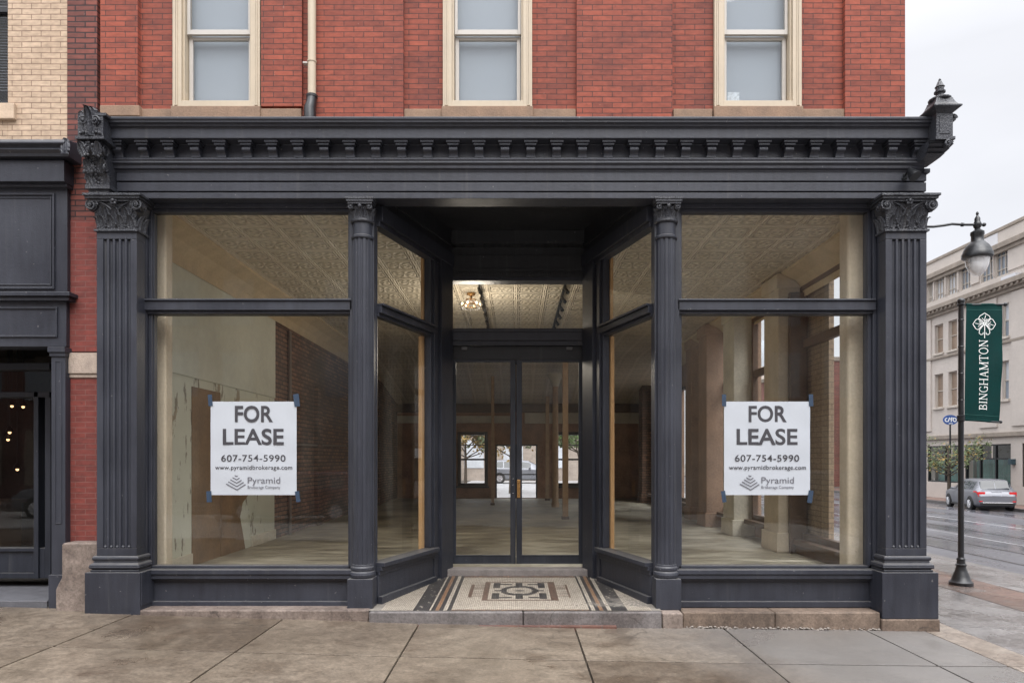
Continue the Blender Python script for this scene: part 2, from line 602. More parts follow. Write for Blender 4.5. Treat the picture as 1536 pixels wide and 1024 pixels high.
def mk_tile(name, col, var=.22):
    t = NT(name)
    isl = t.n('ShaderNodeNewGeometry').outputs['Random Per Island']
    a = tuple(c * (1 - var) for c in col)
    b = tuple(min(1, c * (1 + var)) for c in col)
    c = t.ramp(isl, [(0, a), (1, b)])
    c = t.mix(t.ramp(t.noise(2.2, 5), [(.5, 0), (.8, .4)]), c, (.14, .12, .10))
    return t.fin(c, .45)


tile_cream = mk_tile('cream_tesserae', (.43, .375, .305), .22)
tile_black = mk_tile('black_tesserae', (.022, .022, .026), .5)
tile_rust = mk_tile('rust_tesserae', (.25, .135, .072), .25)
tile_brown = mk_tile('brown_tesserae', (.115, .065, .045), .4)
grout = plain('grout', (.20, .18, .155), .9, .2, 20, .3)

# ------------------------------------------------------------------ ground
def g(x):
    """the pavement falls gently to the right"""
    def q(t): return .042 - .0215 * t + .0016 * t * t
    if x < -4.5:
        return q(-4.5) - .02 * (x + 4.5) * .6
    if x > 4.2:
        return q(4.2) - .042 * (x - 4.2)
    return q(x)


def slabs(xs, ys, gap=.005, skip=None, mfun=None, thick=.05):
    mb = MB()
    for i in range(len(xs) - 1):
        for j in range(len(ys) - 1):
            x0, x1, y0, y1 = xs[i] + gap, xs[i + 1] - gap, ys[j] + gap * 1.7, ys[j + 1] - gap * 1.7
            if skip and skip((x0 + x1) / 2, (y0 + y1) / 2):
                continue
            e = random.uniform(-.0025, .0025)
            t = [(x0, y0, g(x0) + e), (x1, y0, g(x1) + e), (x1, y1, g(x1) + e), (x0, y1, g(x0) + e)]
            b = [(p[0], p[1], p[2] - thick) for p in t]
            mb.add(t + b, [(0, 1, 2, 3), (0, 4, 5, 1), (1, 5, 6, 2), (2, 6, 7, 3), (3, 7, 4, 0)], mfun((x0 + x1) / 2, (y0 + y1) / 2) if mfun else 0)
    return mb


xs_front = [-3.73 - 1.4 * k for k in range(6, -1, -1)] + [-2.27, -.945, .55, 2.0, 3.38, 3.95]
o = slabs(xs_front, [-5.5, -4.13, -2.77, -1.38, -.02, 1.0], gap=.0075, mfun=None).build('sidewalk', [concrete], bevel=.004, kind='structure')
rows = [-5.5 + 1.38 * k for k in range(40)]
ob = slabs([3.95, 4.32, 5.75], rows, mfun=lambda x, y: 1 if x < 4.3 else 0)
ob2 = slabs([6.72, 7.80], rows)
ob.v, ob.f, ob.m = ob.v + ob2.v, ob.f + [tuple(i + len(ob.v) for i in f) for f in ob2.f], ob.m + ob2.m
ob.build('sidewalk', [concrete_grey, concrete_cream], bevel=.004, kind='structure')
mb = MB()
for k in range(12):
    y0, y1 = -5.5 + k * 4.5, -5.5 + k * 4.5 + 4.49
    mb.add([(5.76, y0, g(5.76)), (6.71, y0, g(6.71)), (6.71, y1, g(6.71)), (5.76, y1, g(5.76))], [(0, 1, 2, 3)])
mb.build('paver_strip', paver_red, kind='structure')
mb = MB()                                                     # dark bed under the joints
mb.grid(lambda u, v: Vector((-14 + 21.8 * u, -5.5 + 55.5 * v, g(-14 + 21.8 * u) - .03)), 44, 1)
mb.build('joint_bed', plain('joint_dirt', (.05, .042, .035), .9), kind='structure')
mb = MB()
for k in range(24):
    mb.box(7.805, 8.0, -5.4 + k * 2.4, -5.4 + k * 2.4 + 2.39, -.4, g(8) + .004)
for k in range(10):
    mb.box(-14 + k * 2.2, -14 + k * 2.2 + 2.19, -5.7, -5.505, -.4, g(-14 + k * 2.2 + 1.1) + .002)
mb.build('kerb', kerb_stone, bevel=.012, kind='structure')


def rz(x): return -.33 - (x - 8) * .0334


mb = MB()
mb.grid(lambda u, v: Vector((8.0 + 15.7 * u, -40 + 160 * v, rz(8.0 + 15.7 * u) + .05 * math.sin(PI * u))), 12, 40)
mb.build('road', asphalt, kind='structure')
MB().grid(lambda u, v: Vector((-40 + 48 * u, -16 + 10.3 * v, -.20)), 8, 4).build('front_road', plain('pale_bounce_road', (.37, .36, .34), .5, .15, 2, .2), kind='structure')  # unseen road made pale to bounce daylight into the room
line_paint = plain('worn_road_paint', (.30, .30, .31), .35, .5, 3, 0)
mb = MB()
for X, w in ((15.8, .11), (12.1, .07)):
    u = (X - 8) / 15.7
    zz = rz(X) + .05 * math.sin(PI * u) + .006
    mb.add([(X - w / 2, -10, zz), (X + w / 2, -10, zz), (X + w / 2, 90, zz), (X - w / 2, 90, zz)], [(0, 1, 2, 3)])
mb.build('road_marking', line_paint, kind='structure')
rail = plain('dark_rail', (.03, .03, .034), .25, .2, 6, 0)
mb = MB()
for X in (9.6, 10.9, 13.4):
    u = (X - 8) / 15.7
    zz = rz(X) + .05 * math.sin(PI * u) + .005
    mb.add([(X - .05, -10, zz), (X + .05, -10, zz), (X + .05, 90, zz), (X - .05, 90, zz)], [(0, 1, 2, 3)])
mb.build('asphalt_seam', rail, kind='structure')
mb = MB()
for k in range(36):
    y0 = -12 + k * 3.0
    mb.box(23.7, 23.9, y0, y0 + 2.99, -1.3, -.70)
mb.build('kerb', kerb_stone, bevel=.015, kind='structure')
mb = MB().add([(23.9, -12, -.705), (40, -12, -.705), (40, 96, -.705), (23.9, 96, -.705)], [(0, 1, 2, 3)])
mb.build('sidewalk', plain('far_brick_pavement', (.21, .13, .105), .4, .25, 3, .2), kind='structure')
MB().add([(-300, -300, -1.4), (300, -300, -1.4), (300, 400, -1.4), (-300, 400, -1.4)], [(0, 1, 2, 3)]).build('ground', plain('distant_ground', (.2, .19, .17), .9), kind='structure')
MB().add([(-16, 17.4, .10), (7.5, 17.4, .10), (7.5, 60, .10), (-16, 60, .10)], [(0, 1, 2, 3)]).build('rear_street', plain('pale_wet_paving', (.34, .34, .35), .35, .15, 1.2, .1), kind='structure')

# ------------------------------------------------------------------ the brick building: shell and bare shop room
bld = thing('brick_building', 'red brick corner building with three cream sash windows above a dark shopfront', 'building', (0, 7, 0))
# upper front wall with window openings
WIN = [(-3.476, -2.597), (-.751, .149), (1.988, 2.867)]
ZS, ZH = 5.204, 7.10
mb = MB()
edges = [-4.236] + [e for w in WIN for e in w] + [3.90]
for a, b in zip(edges[0::2], edges[1::2]):
    mb.box(a, b, .10, .38, 4.72, ZH)
for a, b in WIN:
    mb.box(a, b, .10, .38, 4.72, ZS - .06)
mb.box(-4.236, 3.90, .10, .38, ZH, 9.2)
def px04(p): return PX(p, 7.04)
strips = [(150, 206, 0), (473, 605, 1), (865, 1009, 1), (1268, 1357, 1)]
for a, b, full in strips:
    mb.box(px04(a), px04(b) if b != 1357 else 3.905, .045, .11, 4.72 if full else 5.19, 8.9)
mb.box(px04(390), px04(452), .06, .11, 5.20, 8.9)
upper = mb.build('wall', brick_red, bld, bevel=.004, label='orange red brick upper front with raised strips')
mb = MB()
mb.box(-4.536, -4.236, .055, .40, 2.55, 9.2)
mb.build('wall', brick_old, bld, label='darker weathered brick edge strip')
mb = MB()
mb.box(-4.51, -3.9, .05, .40, PZ(820, 7.05), PZ(566, 7.05) + .002)
mb.box(-4.51, -3.9, .05, .40, PZ(527, 7.05), 4.05)
mb.build('pier', brick_deep, bld, label='deep red brick pier beside the fluted pilaster')
mb = MB()
mb.box(-4.53, -3.9, .02, .39, PZ(560, 7.02), PZ(529, 7.02))
mb.box(-4.515, -3.9, .035, .39, PZ(566, 7.02), PZ(560, 7.02))
mb.build('stone_block', plain('carved_block', (.42, .34, .28), .8, .25, 14, .8, .012), bld, bevel=.006)
prof = [(-4.535, 0.0), (-4.535, .36), (-4.51, .42), (-4.475, .48), (-4.475, .80), (-4.46, .825), (-4.05, .825), (-4.05, 0.0)]
mb = MB()
mb.prism(prof, 'y', -.13, .35)
mb.build('base_block', granite, bld, bevel=.018, seg=3)
# stone sill course
for a, b, yy in ((208, 262, .06), (388, 452, .055), (606, 664, .06), (799, 864, .06), (1010, 1069, .06), (1201, 1268, .06)):
    MB().box(PX(a, 7.06), PX(b, 7.06), yy, .2, 4.9, PZ(163, 7.06)).build('sill_stone', stone_sill, bld, bevel=.008)
for a, b in WIN:
    MB().box(a - .01, b + .01, .035, .34, 4.9, ZS - .01).build('window_sill', stone_sill, bld, bevel=.008)
MB().box(PX(150, 7.0) - .01, PX(208, 7.0), .01, .12, 5.08, 5.188).build('sill_stone', stone_sill, bld, bevel=.008)
# roof, sides, back
mb = MB()
mb.box(3.60, 3.90, .38, 17.0, 4.58, 9.2)
mb.box(-4.536, -4.25, .40, 17.0, 0, 9.2)
mb.build('wall', brick_red, bld, label='plain brick flank of the upper floors')
mb = MB()
mb.box(-4.24, 3.59, .39, 16.6, 8.7, 8.9)
mb.box(-4.24, 3.95, .12, .40, 4.56, 4.70)  # unseen slabs above the shop room, added to block light
mb.box(-4.24, 4.20, .401, 17.0, 4.56, 4.70)
mb.build('roof_and_slab', plain('roof_felt', (.05, .05, .05), .9), bld)
mb = MB()
mb.box(-4.56, 3.95, -.06, 17.05, 9.2, 9.32)
mb.box(-4.56, 3.92, -.02, 17.05, 9.1, 9.2)
mb.build('parapet_coping', stone_sill, bld, bevel=.01)
mb = MB()
mb.box(-4.2, 3.55, 1.6, 1.7, 4.71, 8.69)
mb.build('partition', plain('dim_partition', (.25, .24, .22), .9), bld)

for k, (a, b) in enumerate(WIN):
    w = b - a
    mb = MB()
    # moulded outer casing, stepped inward
    mb.frame(a, b, ZS - .008, ZH, .09, .055, .30, wb=.06)
    mb.frame(a + .09, b - .09, ZS + .055, ZH - .09, .02, .085, .30, wb=.004)
    mb.frame(a + .02, a + .05, ZS, ZH, .013, .046, .056)
    mb.frame(b - .05, b - .02, ZS, ZH, .013, .046, .056)
    win = mb.build('window', wood_cream, bld, bevel=.004)
    zi0, zi1 = ZS + .06, ZH - .115
    zm = PZ(54, 7.18)
    ia, ib = a + .113, b - .113
    mb = MB()
    mb.frame(ia, ib, zm - .02, zi1, .03, .125, .16, wb=.05)
    mb.build('upper_sash', wood_white, win, bevel=.003)
    mb = MB()
    mb.frame(ia + .003, ib - .003, zi0, zm - .024, .038, .165, .20, wb=.035, wt=.03)
    mb.build('lower_sash', wood_white, win, bevel=.003)
    mb = MB()
    mb.add([(ia + .03, .143, zm), (ib - .03, .143, zm), (ib - .03, .143, zi1 - .03), (ia + .03, .143, zi1 - .03)], [(0, 1, 2, 3)])
    mb.add([(ia + .04, .183, zi0 + .03), (ib - .04, .183, zi0 + .03), (ib - .04, .183, zm - .04), (ia + .04, .183, zm - .04)], [(0, 1, 2, 3)])
    mb.build('pane', glass_clean, win)
    mb = MB()
    mb.box(ia, ib, .235, .24, ZS, ZH - .1)
    mb.build('blind', blind, win)
    if k == 2:
        mb = MB()
        mb.box(ia + .055, ia + .055 + .12, .1785, .180, zi0 + .045, zi0 + .14)
        mb.build('sticker', plain('window_sticker', (.36, .41, .45), .5, .4, 40, 0), win)

# room ----------------------------------------------------------------
XL, XR, YB, ZF, ZC = -4.06, 4.10, 16.70, .315, 4.30
AL, BL = Vector((-1.445, .10, 0)), Vector((-.875, 1.78, 0))
AR, BR = Vector((1.395, .10, 0)), Vector((.885, 1.78, 0))
notch = [(XL, .16), (AL.x - .04, .16), (BL.x - .05, 1.80), (BR.x + .05, 1.80), (AR.x + .04, .16), (XR, .16), (XR, YB), (XL, YB)]
MB().prism(notch, 'z', ZF - .3, ZF).build('interior_floor', room_floor, bld)
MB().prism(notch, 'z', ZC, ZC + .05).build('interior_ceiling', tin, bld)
# ceiling mouldings along the walls
mb = MB()
cove = [(0, 0), (0, -.34), (.04, -.36), (.06, -.22), (.16, -.12), (.30, -.05), (.34, -.035), (.34, 0)]
mb.prism([(XL + p[0], ZC + p[1]) for p in cove], 'y', .42, YB)
mb.prism([(XR - p[0], ZC + p[1]) for p in cove], 'y', .50, YB)
mb.build('ceiling_cove', plain('cove_plaster', (.52, .42, .28), .8, .18, 4, .4, .01), bld)
mb = MB()
mb.box(XL - .19, XL, .16, 4.7, .0, 4.5)
mb.build('interior_wall', sage, bld, label='peeling sage green plaster wall')
MB().box(XL + .001, XL + .022, .46, 4.69, 2.66, 3.96).build('plaster_sheet', plain('smooth_sage_sheet', (.56, .57, .49), .8, .14, 1.2, .35, .012), bld, bevel=.006)
MB().tube([(XL + .05, 5.35, ZF), (XL + .05, 5.35, 3.9)], .03, 8).tube([(XL + .05, 5.35, 1.9), (XL + .05, 9.4, 1.95)], .02, 6).build('conduit', plain('dull_conduit', (.16, .13, .11), .6), bld, smooth=40)
mb = MB()
mb.box(XL - .19, XL, 4.7, YB, 0, 4.5)
for y in (7.0, 10.2, 13.2):
    mb.box(XL, XL + .07, y, y + .35, 0, 3.1)
mb.build('interior_wall', brick_room, bld, label='bare dark brick wall')
mb = MB()
mb.box(XL, XL + .012, 1.72, 2.55, ZF, 2.55)
mb.box(XL, XL + .016, 2.57, 3.15, ZF, 2.0)
mb.box(XL, XL + .014, 3.16, 3.62, 1.15, 2.0)
mb.prism([(3.16, ZF), (3.42, ZF), (3.30, .62), (3.22, .80), (3.32, 1.0), (3.62, 1.15), (3.16, 1.15)], 'x', XL, XL + .013)
mb.build('wall_board', plain('bare_wall_board', (.20, .125, .065), .8, .3, 3, .4, .008), bld, bevel=.003)
mb = MB()
mb.box(XL, XL + .03, 3.66, 4.7, ZF, ZF + .16)
MB().box(XL, XL + .03, .46, 1.70, ZF, ZF + .16).build('skirting', plaster_grey, bld, bevel=.004)
mb.build('skirting', plaster_grey, bld, bevel=.004)
mb = MB()
mb.box(XL, -3.665, .30, .45, ZF, ZC)
mb.build('wall_return', plaster_tan, bld, bevel=.015)
mb = MB()
mb.box(3.44, 4.10, .28, .50, ZF, ZC)
mb.build('wall_return', plaster_tan, bld, bevel=.03)
# right wall: piers, windows to the side street
def pier(x0, x1, y0, y1, m, z1=ZC):
    q = MB()
    q.box(x0, x1, y0, y1, ZF, z1)
    q.box(x0 - .03, x1, y0 - .03, y1 + .03, ZF, ZF + .28)
    q.box(x0 - .03, x1, y0 - .03, y1 + .03, z1 - .22, z1 - .02)
    return q.build('pier', m, bld, bevel=.01)
pier(3.72, 4.10, 2.98, 3.56, plaster_tan)
pier(3.74, 4.10, 5.10, 5.72, plaster_grey)
pier(3.70, 4.10, 6.70, 7.30, plaster_brown)
pier(3.80, 4.10, 8.30, 8.80, plaster_brown)
pier(3.78, 4.10, 11.0, 11.6, brick_room)
pier(3.78, 4.10, 14.2, 14.8, brick_room)
mb = MB()
mb.box(3.98, 4.098, 3.0, 3.10, ZF, ZC - .1)
mb.box(3.86, 4.098, 2.90, 2.975, ZF, ZC - .3)
mb.build('window_casing', dark_wood, bld, bevel=.006)
mb = MB()
for a, b in ((.30, .50), (3.0, 3.60), (5.05, 5.75), (6.9, 9.1), (10.6, 11.7), (14.0, 17.0)):
    mb.box(XR, 4.20, a, b, 0, 4.5)
for a, b, z0, z1 in ((.50, 3.0, .50, 4.10), (3.6, 5.05, .60, 4.05), (5.75, 6.9, .60, 4.05), (9.1, 10.6, .60, 3.4), (11.7, 14.0, .60, 4.05)):  # side windows enlarged to let more daylight into the room
    mb.box(XR, 4.20, a, b, 0, z0)
    mb.box(XR, 4.20, a, b, z1, 4.5)
mb.build('interior_wall', plaster_brown, bld, label='brown plastered wall with side street windows')
mb = MB()
mb.box(4.13, 4.198, 2.28, 2.999, .50, 4.10)
mb.build('brick_infill', brick_buff, bld)
for a, b, z0, z1, zt in ((.50, 3.0, .50, 4.10, 3.27), (3.6, 5.05, .60, 4.05, 3.1), (5.75, 6.9, .60, 4.05, 3.1), (9.1, 10.6, .60, 3.4, 0), (11.7, 14.0, .60, 4.05, 3.1)):
    q = MB()
    q.T = Matrix(((0, 1, 0, 0), (1, 0, 0, 0), (0, 0, 1, 0), (0, 0, 0, 1)))     # frame lies along the wall
    q.frame(a, b, z0, z1, .07, 4.03, 4.12, wb=.10)
    if zt:
        q.box(a + .07, b - .07, 4.04, 4.115, zt - .06, zt + .06)
    else:
        q.box((a + b) / 2 - .03, (a + b) / 2 + .03, 4.05, 4.11, z0 + .1, z1 - .07)
    q.box(a, b, 3.90, 4.03, z0 - .06, z0 + .015)
    fr = q.build('window', dark_wood, bld, bevel=.005)
    q = MB()
    q.add([(4.085, a + .05, z0 + .05), (4.085, b - .05, z0 + .05), (4.085, b - .05, z1 - .05), (4.085, a + .05, z1 - .05)], [(0, 1, 2, 3)])
    q.build('pane', glass_clean, fr)
mb = MB()
mb.box(3.93, 4.098, .5, 2.98, ZF, .44)
mb.build('skirting', dark_wood, bld, bevel=.006)
# back wall
zb = 23.7
bw = [(-2.02, -1.0, .72, 2.56), (-.745, .68, ZF, 2.14), (1.27, 2.25, .72, 2.56)]
mb = MB()
xs = [XL] + [e for q in bw for e in q[:2]] + [XR]
for a, b in zip(xs[0::2], xs[1::2]):
    mb.box(a, b, YB, YB + .3, 0, 4.5)
for a, b, z0, z1 in bw:
    mb.box(a, b, YB, YB + .3, z1, 4.5)
    mb.box(a, b, YB, YB + .3, 0, z0 - .001)
mb.build('interior_wall', plain('brown_back_wall', (.36, .205, .125), .8, .45, 2.5, .5, .01), bld, label='brown rear wall')
mb = MB()
mb.box(XL, XR, YB - .16, YB - .002, 3.22, 3.50)
mb.build('beam', dark_wood, bld, bevel=.01)
mb = MB()
mb.box(XL, -.2, YB - .05, YB - .002, 2.86, 3.10)
mb.box(.25, XR, YB - .06, YB - .002, 2.84, 3.20)
mb.build('plaster_band', plaster_grey, bld, bevel=.006)
mb = MB()
mb.prism([(11.6, ZC - .004), (YB - .17, ZC - .004), (YB - .17, 3.505), (YB - .24, 3.505)], 'x', XL + .02, XR - .02)
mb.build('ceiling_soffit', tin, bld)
for i, (a, b, z0, z1) in enumerate(bw):
    mb = MB()
    if i == 1:
        mb.frame(a, b, ZF, z1, .05, YB + .1, YB + .16, wb=.02)
        mb.box(a + .05, b - .05, YB + .11, YB + .15, 1.10, 1.14)
        mb.box(-.07, -.02, YB + .11, YB + .15, ZF, z1 - .05)
    else:
        mb.frame(a, b, z0, z1, .11, YB - .03, YB + .16)
        mb.box(a + .11, b - .11, YB + .04, YB + .10, 1.60, 1.66)
        mb.box(a + .11, b - .11, YB + .05, YB + .09, 2.10, 2.13)
        mb.box(a - .05, b + .05, YB - .10, YB - .031, z0 - .05, z0 + .01)
    fr = mb.build('window' if i != 1 else 'rear_door', black_metal, bld, bevel=.005)
    mb = MB().add([(a + .03, YB + .13, z0 + .03), (b - .03, YB + .13, z0 + .03), (b - .03, YB + .13, z1 - .03), (a + .03, YB + .13, z1 - .03)], [(0, 1, 2, 3)])
    mb.build('pane', glass_clean, fr)

# posts in the room
def post(px, pyb, wpx, label, top=ZC, cap=False, rnd=False, group=None):
    z = 1.332 * F / (pyb - HY)
    x, y, w = PX(px, z), z - 7, wpx * z / F
    t = thing('post', label, 'post', (x, y, ZF), group)
    q = MB()
    if rnd:
        q.lathe([(w * .62, ZF), (w * .62, ZF + .12), (w * .5, ZF + .16), (w * .46, top - .35)], x, y, 16)
        q.build('shaft', timber, t, smooth=40)
        q = MB()
        q.lathe([(w * .50, top - .35), (w * .62, top - .30), (w * .8, top - .18), (w * 1.25, top - .07), (w * 1.35, top - .02), (w * 1.35, top)], x, y, 16)
        q.build('capital', plaster_grey, t, smooth=40)
    else:
        q.box(x - w / 2, x + w / 2, y - w / 2, y + w / 2, ZF, top)
        q.build('shaft', timber, t, bevel=.01)
        q = MB()
        q.box(x - w / 2 - .02, x + w / 2 + .02, y - w / 2 - .02, y + w / 2 + .02, ZF, ZF + .06)
        q.build('base', dark_wood, t, bevel=.006)
    return t
post(848, 778, 8.5, 'tall square timber post nearest the glass doors on the right')
post(833, 760, 9.5, 'round iron column with a flared pale capital in the middle of the room', top=4.0, rnd=True)
post(739, 757, 4.6, 'thin square timber prop standing left of the rear doorway')
post(821, 750, 5.5, 'slim timber prop standing just behind the round column')

# track lights and chandelier
def track(x, y0, y1, label):
    t = thing('track_light', label, 'track light', (x, y0, ZC))
    q = MB().box(x - .018, x + .018, y0, y1, ZC - .05, ZC - .012)
    q.build('rail', track_black, t)
    y = y0 + .35
    while y < y1:
        q = MB()
        q.tube([(x, y, ZC - .05), (x, y, ZC - .13)], .012, 6)
        q.tube([(x - .01, y + .03, ZC - .10), (x + .03, y - .07, ZC - .19)], [.022, .030], 10)
        q.build('spotlight', track_black, t, smooth=40)
        y += .62
track(-.57, 3.1, 9.6, 'black ceiling track light with small spots left of the chandelier')
track(.72, 3.1, 9.6, 'black ceiling track light with small spots on the right of the room')
track(-.05, 9.0, 11.5, 'black ceiling track light further back over the room centre')
ch = thing('chandelier', 'small lit glass chandelier hanging below the patterned metal ceiling', 'chandelier', (-.74, 4.2, ZC))
CHX, CHY = -.74, 4.2
q = MB()
q.lathe([(.07, ZC - .005), (.07, ZC - .03), (.02, ZC - .05), (.012, ZC - .10)], CHX, CHY, 12)
for zr, rr in ((ZC - .11, .08), (ZC - .20, .14)):
    q.tube([(CHX + rr * math.cos(a * PI / 9), CHY + rr * math.sin(a * PI / 9), zr) for a in range(19)], .008, 6)
for k in range(6):
    a = k * PI / 3
    q.tube([(CHX, CHY, ZC - .10), (CHX + .14 * math.cos(a), CHY + .14 * math.sin(a), ZC - .20)], .006, 6)
q.build('frame', brass, ch, smooth=40)
for k in range(6):
    a = k * PI / 3 + .2
    q = MB().ball((CHX + .14 * math.cos(a), CHY + .14 * math.sin(a), ZC - .18), .016, sz=1.5)
    q.build('bulb', bulb_warm, ch, smooth=60)
q = MB()
for k in range(22):
    a = k * 2 * PI / 22
    for zr, rr in ((ZC - .145, .08), (ZC - .235, .14)):
        q.ball((CHX + rr * math.cos(a), CHY + rr * math.sin(a), zr), .010, sz=1.7, n=4)
q.build('crystal', glass_globe, ch)

# ------------------------------------------------------------------ shopfront
sf = thing('shopfront', 'dark slate painted cast iron shopfront with fluted pilasters and recessed double doors', 'shopfront', (0, -.1, .16))
X0, X1 = -3.98, 3.985
# cornice: profile (y, z) swept along x
prof = [(.12, 4.955), (-.25, 4.935), (-.29, 4.927), (-.29, 4.902), (-.275, 4.892), (-.28, 4.880), (-.25, 4.868), (-.255, 4.855), (-.225, 4.845), (-.225, 4.747), (-.088, 4.747), (-.088, 4.593), (.12, 4.593)]
mb = MB()
mb.prism(prof, 'x', X0, X1)
# return down the side street
mb.box(3.93, 4.12, .13, 17.0, 4.78, 4.915)
mb.box(3.93, 4.10, .13, 17.0, 4.593, 4.78)
mb.build('cornice', slate, sf, bevel=.006)
mb = MB()
mb.prism([(.0, 4.591), (-.15, 4.591), (-.15, 4.574), (-.14, 4.562), (-.15, 4.545), (-.125, 4.53), (-.125, 4.50), (-.10, 4.488), (-.10, 4.472), (.0, 4.472)], 'x', -3.97, 4.0)
mb.box(-3.955, 4.035, -.098, .14, 4.386, 4.469)
mb.box(-3.955, 4.02, -.065, .14, 4.374, 4.385)
mb.box(-3.955, 4.035, -.094, .14, 4.286, 4.373)
mb.box(-3.955, 4.02, -.06, .14, 4.274, 4.285)
mb.box(-3.955, 4.035, -.09, .14, 4.216, 4.273)
mb.box(4.0, 4.06, -.12, .16, 4.46, 4.50)
mb.build('frieze', slate, sf, bevel=.004)
for k in range(32):
    x = -3.91 + k * 7.83 / 31
    mb = MB()
    mb.prism([(-.086, 4.745), (-.165, 4.745), (-.165, 4.70), (-.172, 4.68), (-.165, 4.655), (-.14, 4.635), (-.135, 4.612), (-.125, 4.60), (-.086, 4.597)], 'x', x - .040, x + .040)
    mb.box(x - .066, x + .066, -.205, -.0865, 4.722, 4.7465)
    mb.box(x - .054, x + .054, -.19, -.0865, 4.700, 4.7218)
    mb.tube([(x - .042, -.158, 4.668), (x + .042, -.158, 4.668)], .021, 8)
    mb.box(x - .046, x + .046, -.14, -.0865, 4.6, 4.614)
    mb.build('modillion', slate, sf, bevel=.003)

# ornate bracket at the left end
mb = MB()
xa, xb = -4.17, -3.93
mb.box(xa, xb, -.36, .05, 4.70, 4.90)
mb.box(xa - .015, xb + .015, -.375, .05, 4.675, 4.70)
mb.box(xa + .02, xb + .03, -.365, .05, 4.90, 4.925)
for sx in (-1, 1):
    mb.scroll(Matrix.Translation((-4.05 + sx * .055, -.372, 4.845)) @ Matrix.Scale(sx, 4, (1, 0, 0)), .045, 1.7, .011)
mb.leaf(Matrix.Translation((-4.05, -.36, 4.705)), .13, .27, .18)
for k in range(7):
    mb.ball((xa + .03 + k * .03, -.37, 4.73 + .01 * (k % 2)), .014)
# crest
mb.leaf(Matrix.Translation((-4.07, -.33, 4.89)), .16, .11, .10, 3)
mb.leaf(Matrix.Translation((-4.13, -.33, 4.89)) @ Matrix.Rotation(-.5, 4, 'Y'), .09, .07, .1, 3)
mb.leaf(Matrix.Translation((-4.01, -.33, 4.89)) @ Matrix.Rotation(.5, 4, 'Y'), .09, .07, .1, 3)
# S-shaped console below
cons = [(.05, 4.672), (-.33, 4.672), (-.345, 4.63), (-.33, 4.585), (-.285, 4.56), (-.25, 4.53), (-.245, 4.49), (-.255, 4.45), (-.245, 4.41), (-.215, 4.38), (-.20, 4.33), (-.215, 4.30), (.05, 4.30)]
mb.prism(cons, 'x', -4.165, -3.965)
mb.box(-4.185, -3.945, -.225, .05, 4.262, 4.30)
mb.box(-4.165, -3.965, -.20, .05, 4.222, 4.262)
def front_y(z):
    for (y0, z0), (y1, z1) in zip(cons[1:], cons[2:]):
        if z1 <= z <= z0:
            return y0 + (y1 - y0) * (z0 - z) / max(1e-6, z0 - z1)
    return -.2
rnd = random.Random(3)
for k in range(120):
    z = rnd.uniform(4.31, 4.66)
    x = rnd.uniform(-4.18, -3.97)
    mb.ball((x, front_y(z) - .002, z), rnd.uniform(.010, .021), n=5)
for z in (4.60, 4.47, 4.36):
    for sx in (-1, 1):
        mb.leaf(Matrix.Translation((-4.065 + sx * .05, front_y(z) - .0, z - .07)) @ Matrix.Rotation(sx * .3, 4, 'Y'), .10, .13, .25)
for z, r in ((4.60, .06), (4.44, .045)):
    pts = [(-3.962, -.26 + r * (1 - .8 * t) * math.cos(11 * t), z + r * (1 - .8 * t) * math.sin(11 * t)) for t in [i / 24 for i in range(25)]]
    mb.tube(pts, .010, 6)
mb.build('bracket', orn, sf, smooth=35)

# corner finial post at the right end of the cornice
cx, cy = 4.055, -.28
mb = MB()
mb.box(cx - .078, cx + .078, cy - .078, cy + .078, 4.70, 4.925)
mb.box(cx - .05, cx + .05, cy - .083, cy - .077, 4.73, 4.90)
mb.box(cx - .093, cx + .093, cy - .093, cy + .093, 4.672, 4.70)
sq = [(.10, 4.925), (.118, 4.938), (.15, 4.958), (.19, 4.972), (.19, 4.985), (.158, 5.0), (.135, 5.025), (.115, 5.06), (.11, 5.075)]
mb.lathe([(r * 1.0, z) for r, z in sq], cx, cy, 4, a0=PI / 4)
mb.lathe([(.088, 5.07), (.10, 5.08), (.10, 5.092), (.085, 5.102), (.05, 5.115), (.035, 5.12), (.034, 5.15), (.05, 5.155), (.05, 5.168), (.036, 5.175), (.036, 5.205), (.044, 5.212), (.034, 5.225), (.018, 5.265), (.010, 5.272), (.013, 5.28), (.008, 5.29), (.001, 5.298)], cx, cy, 14)
for k in range(4):
    mb.leaf(Matrix.Translation((cx, cy, 4.985)) @ Matrix.Rotation(k * PI / 2, 4, 'Z') @ Matrix.Translation((0, -.10, 0)) @ Matrix.Rotation(-.45, 4, 'X'), .10, .085, .1, 3)
mb.scroll(Matrix.Translation((cx + .115, cy - .02, 4.905)), .035, 1.5, .011)
# corbel below, dying back into the cornice
cor = [(.072, 4.672), (.085, 4.655), (.085, 4.635), (.06, 4.60), (.03, 4.565), (.015, 4.545)]
for (r0, z0), (r1, z1) in zip(cor, cor[1:]):
    mb.add([(cx - .14, cy + .25, z0), (cx + r0, cy + .25, z0), (cx + r0, cy - r0, z0), (cx - .14, cy - r0, z0),
            (cx - .14, cy + .25, z1), (cx + r1, cy + .25, z1), (cx + r1, cy - r1 + .04, z1), (cx - .14, cy - r1 + .04, z1)],
           [(0, 1, 2, 3), (7, 6, 5, 4), (0, 4, 5, 1), (1, 5, 6, 2), (2, 6, 7, 3), (3, 7, 4, 0)])
mb.scroll(Matrix.Translation((cx + .02, cy - .09, 4.63)), .035, 1.5, .01)
mb.build('finial', orn, sf, smooth=35)

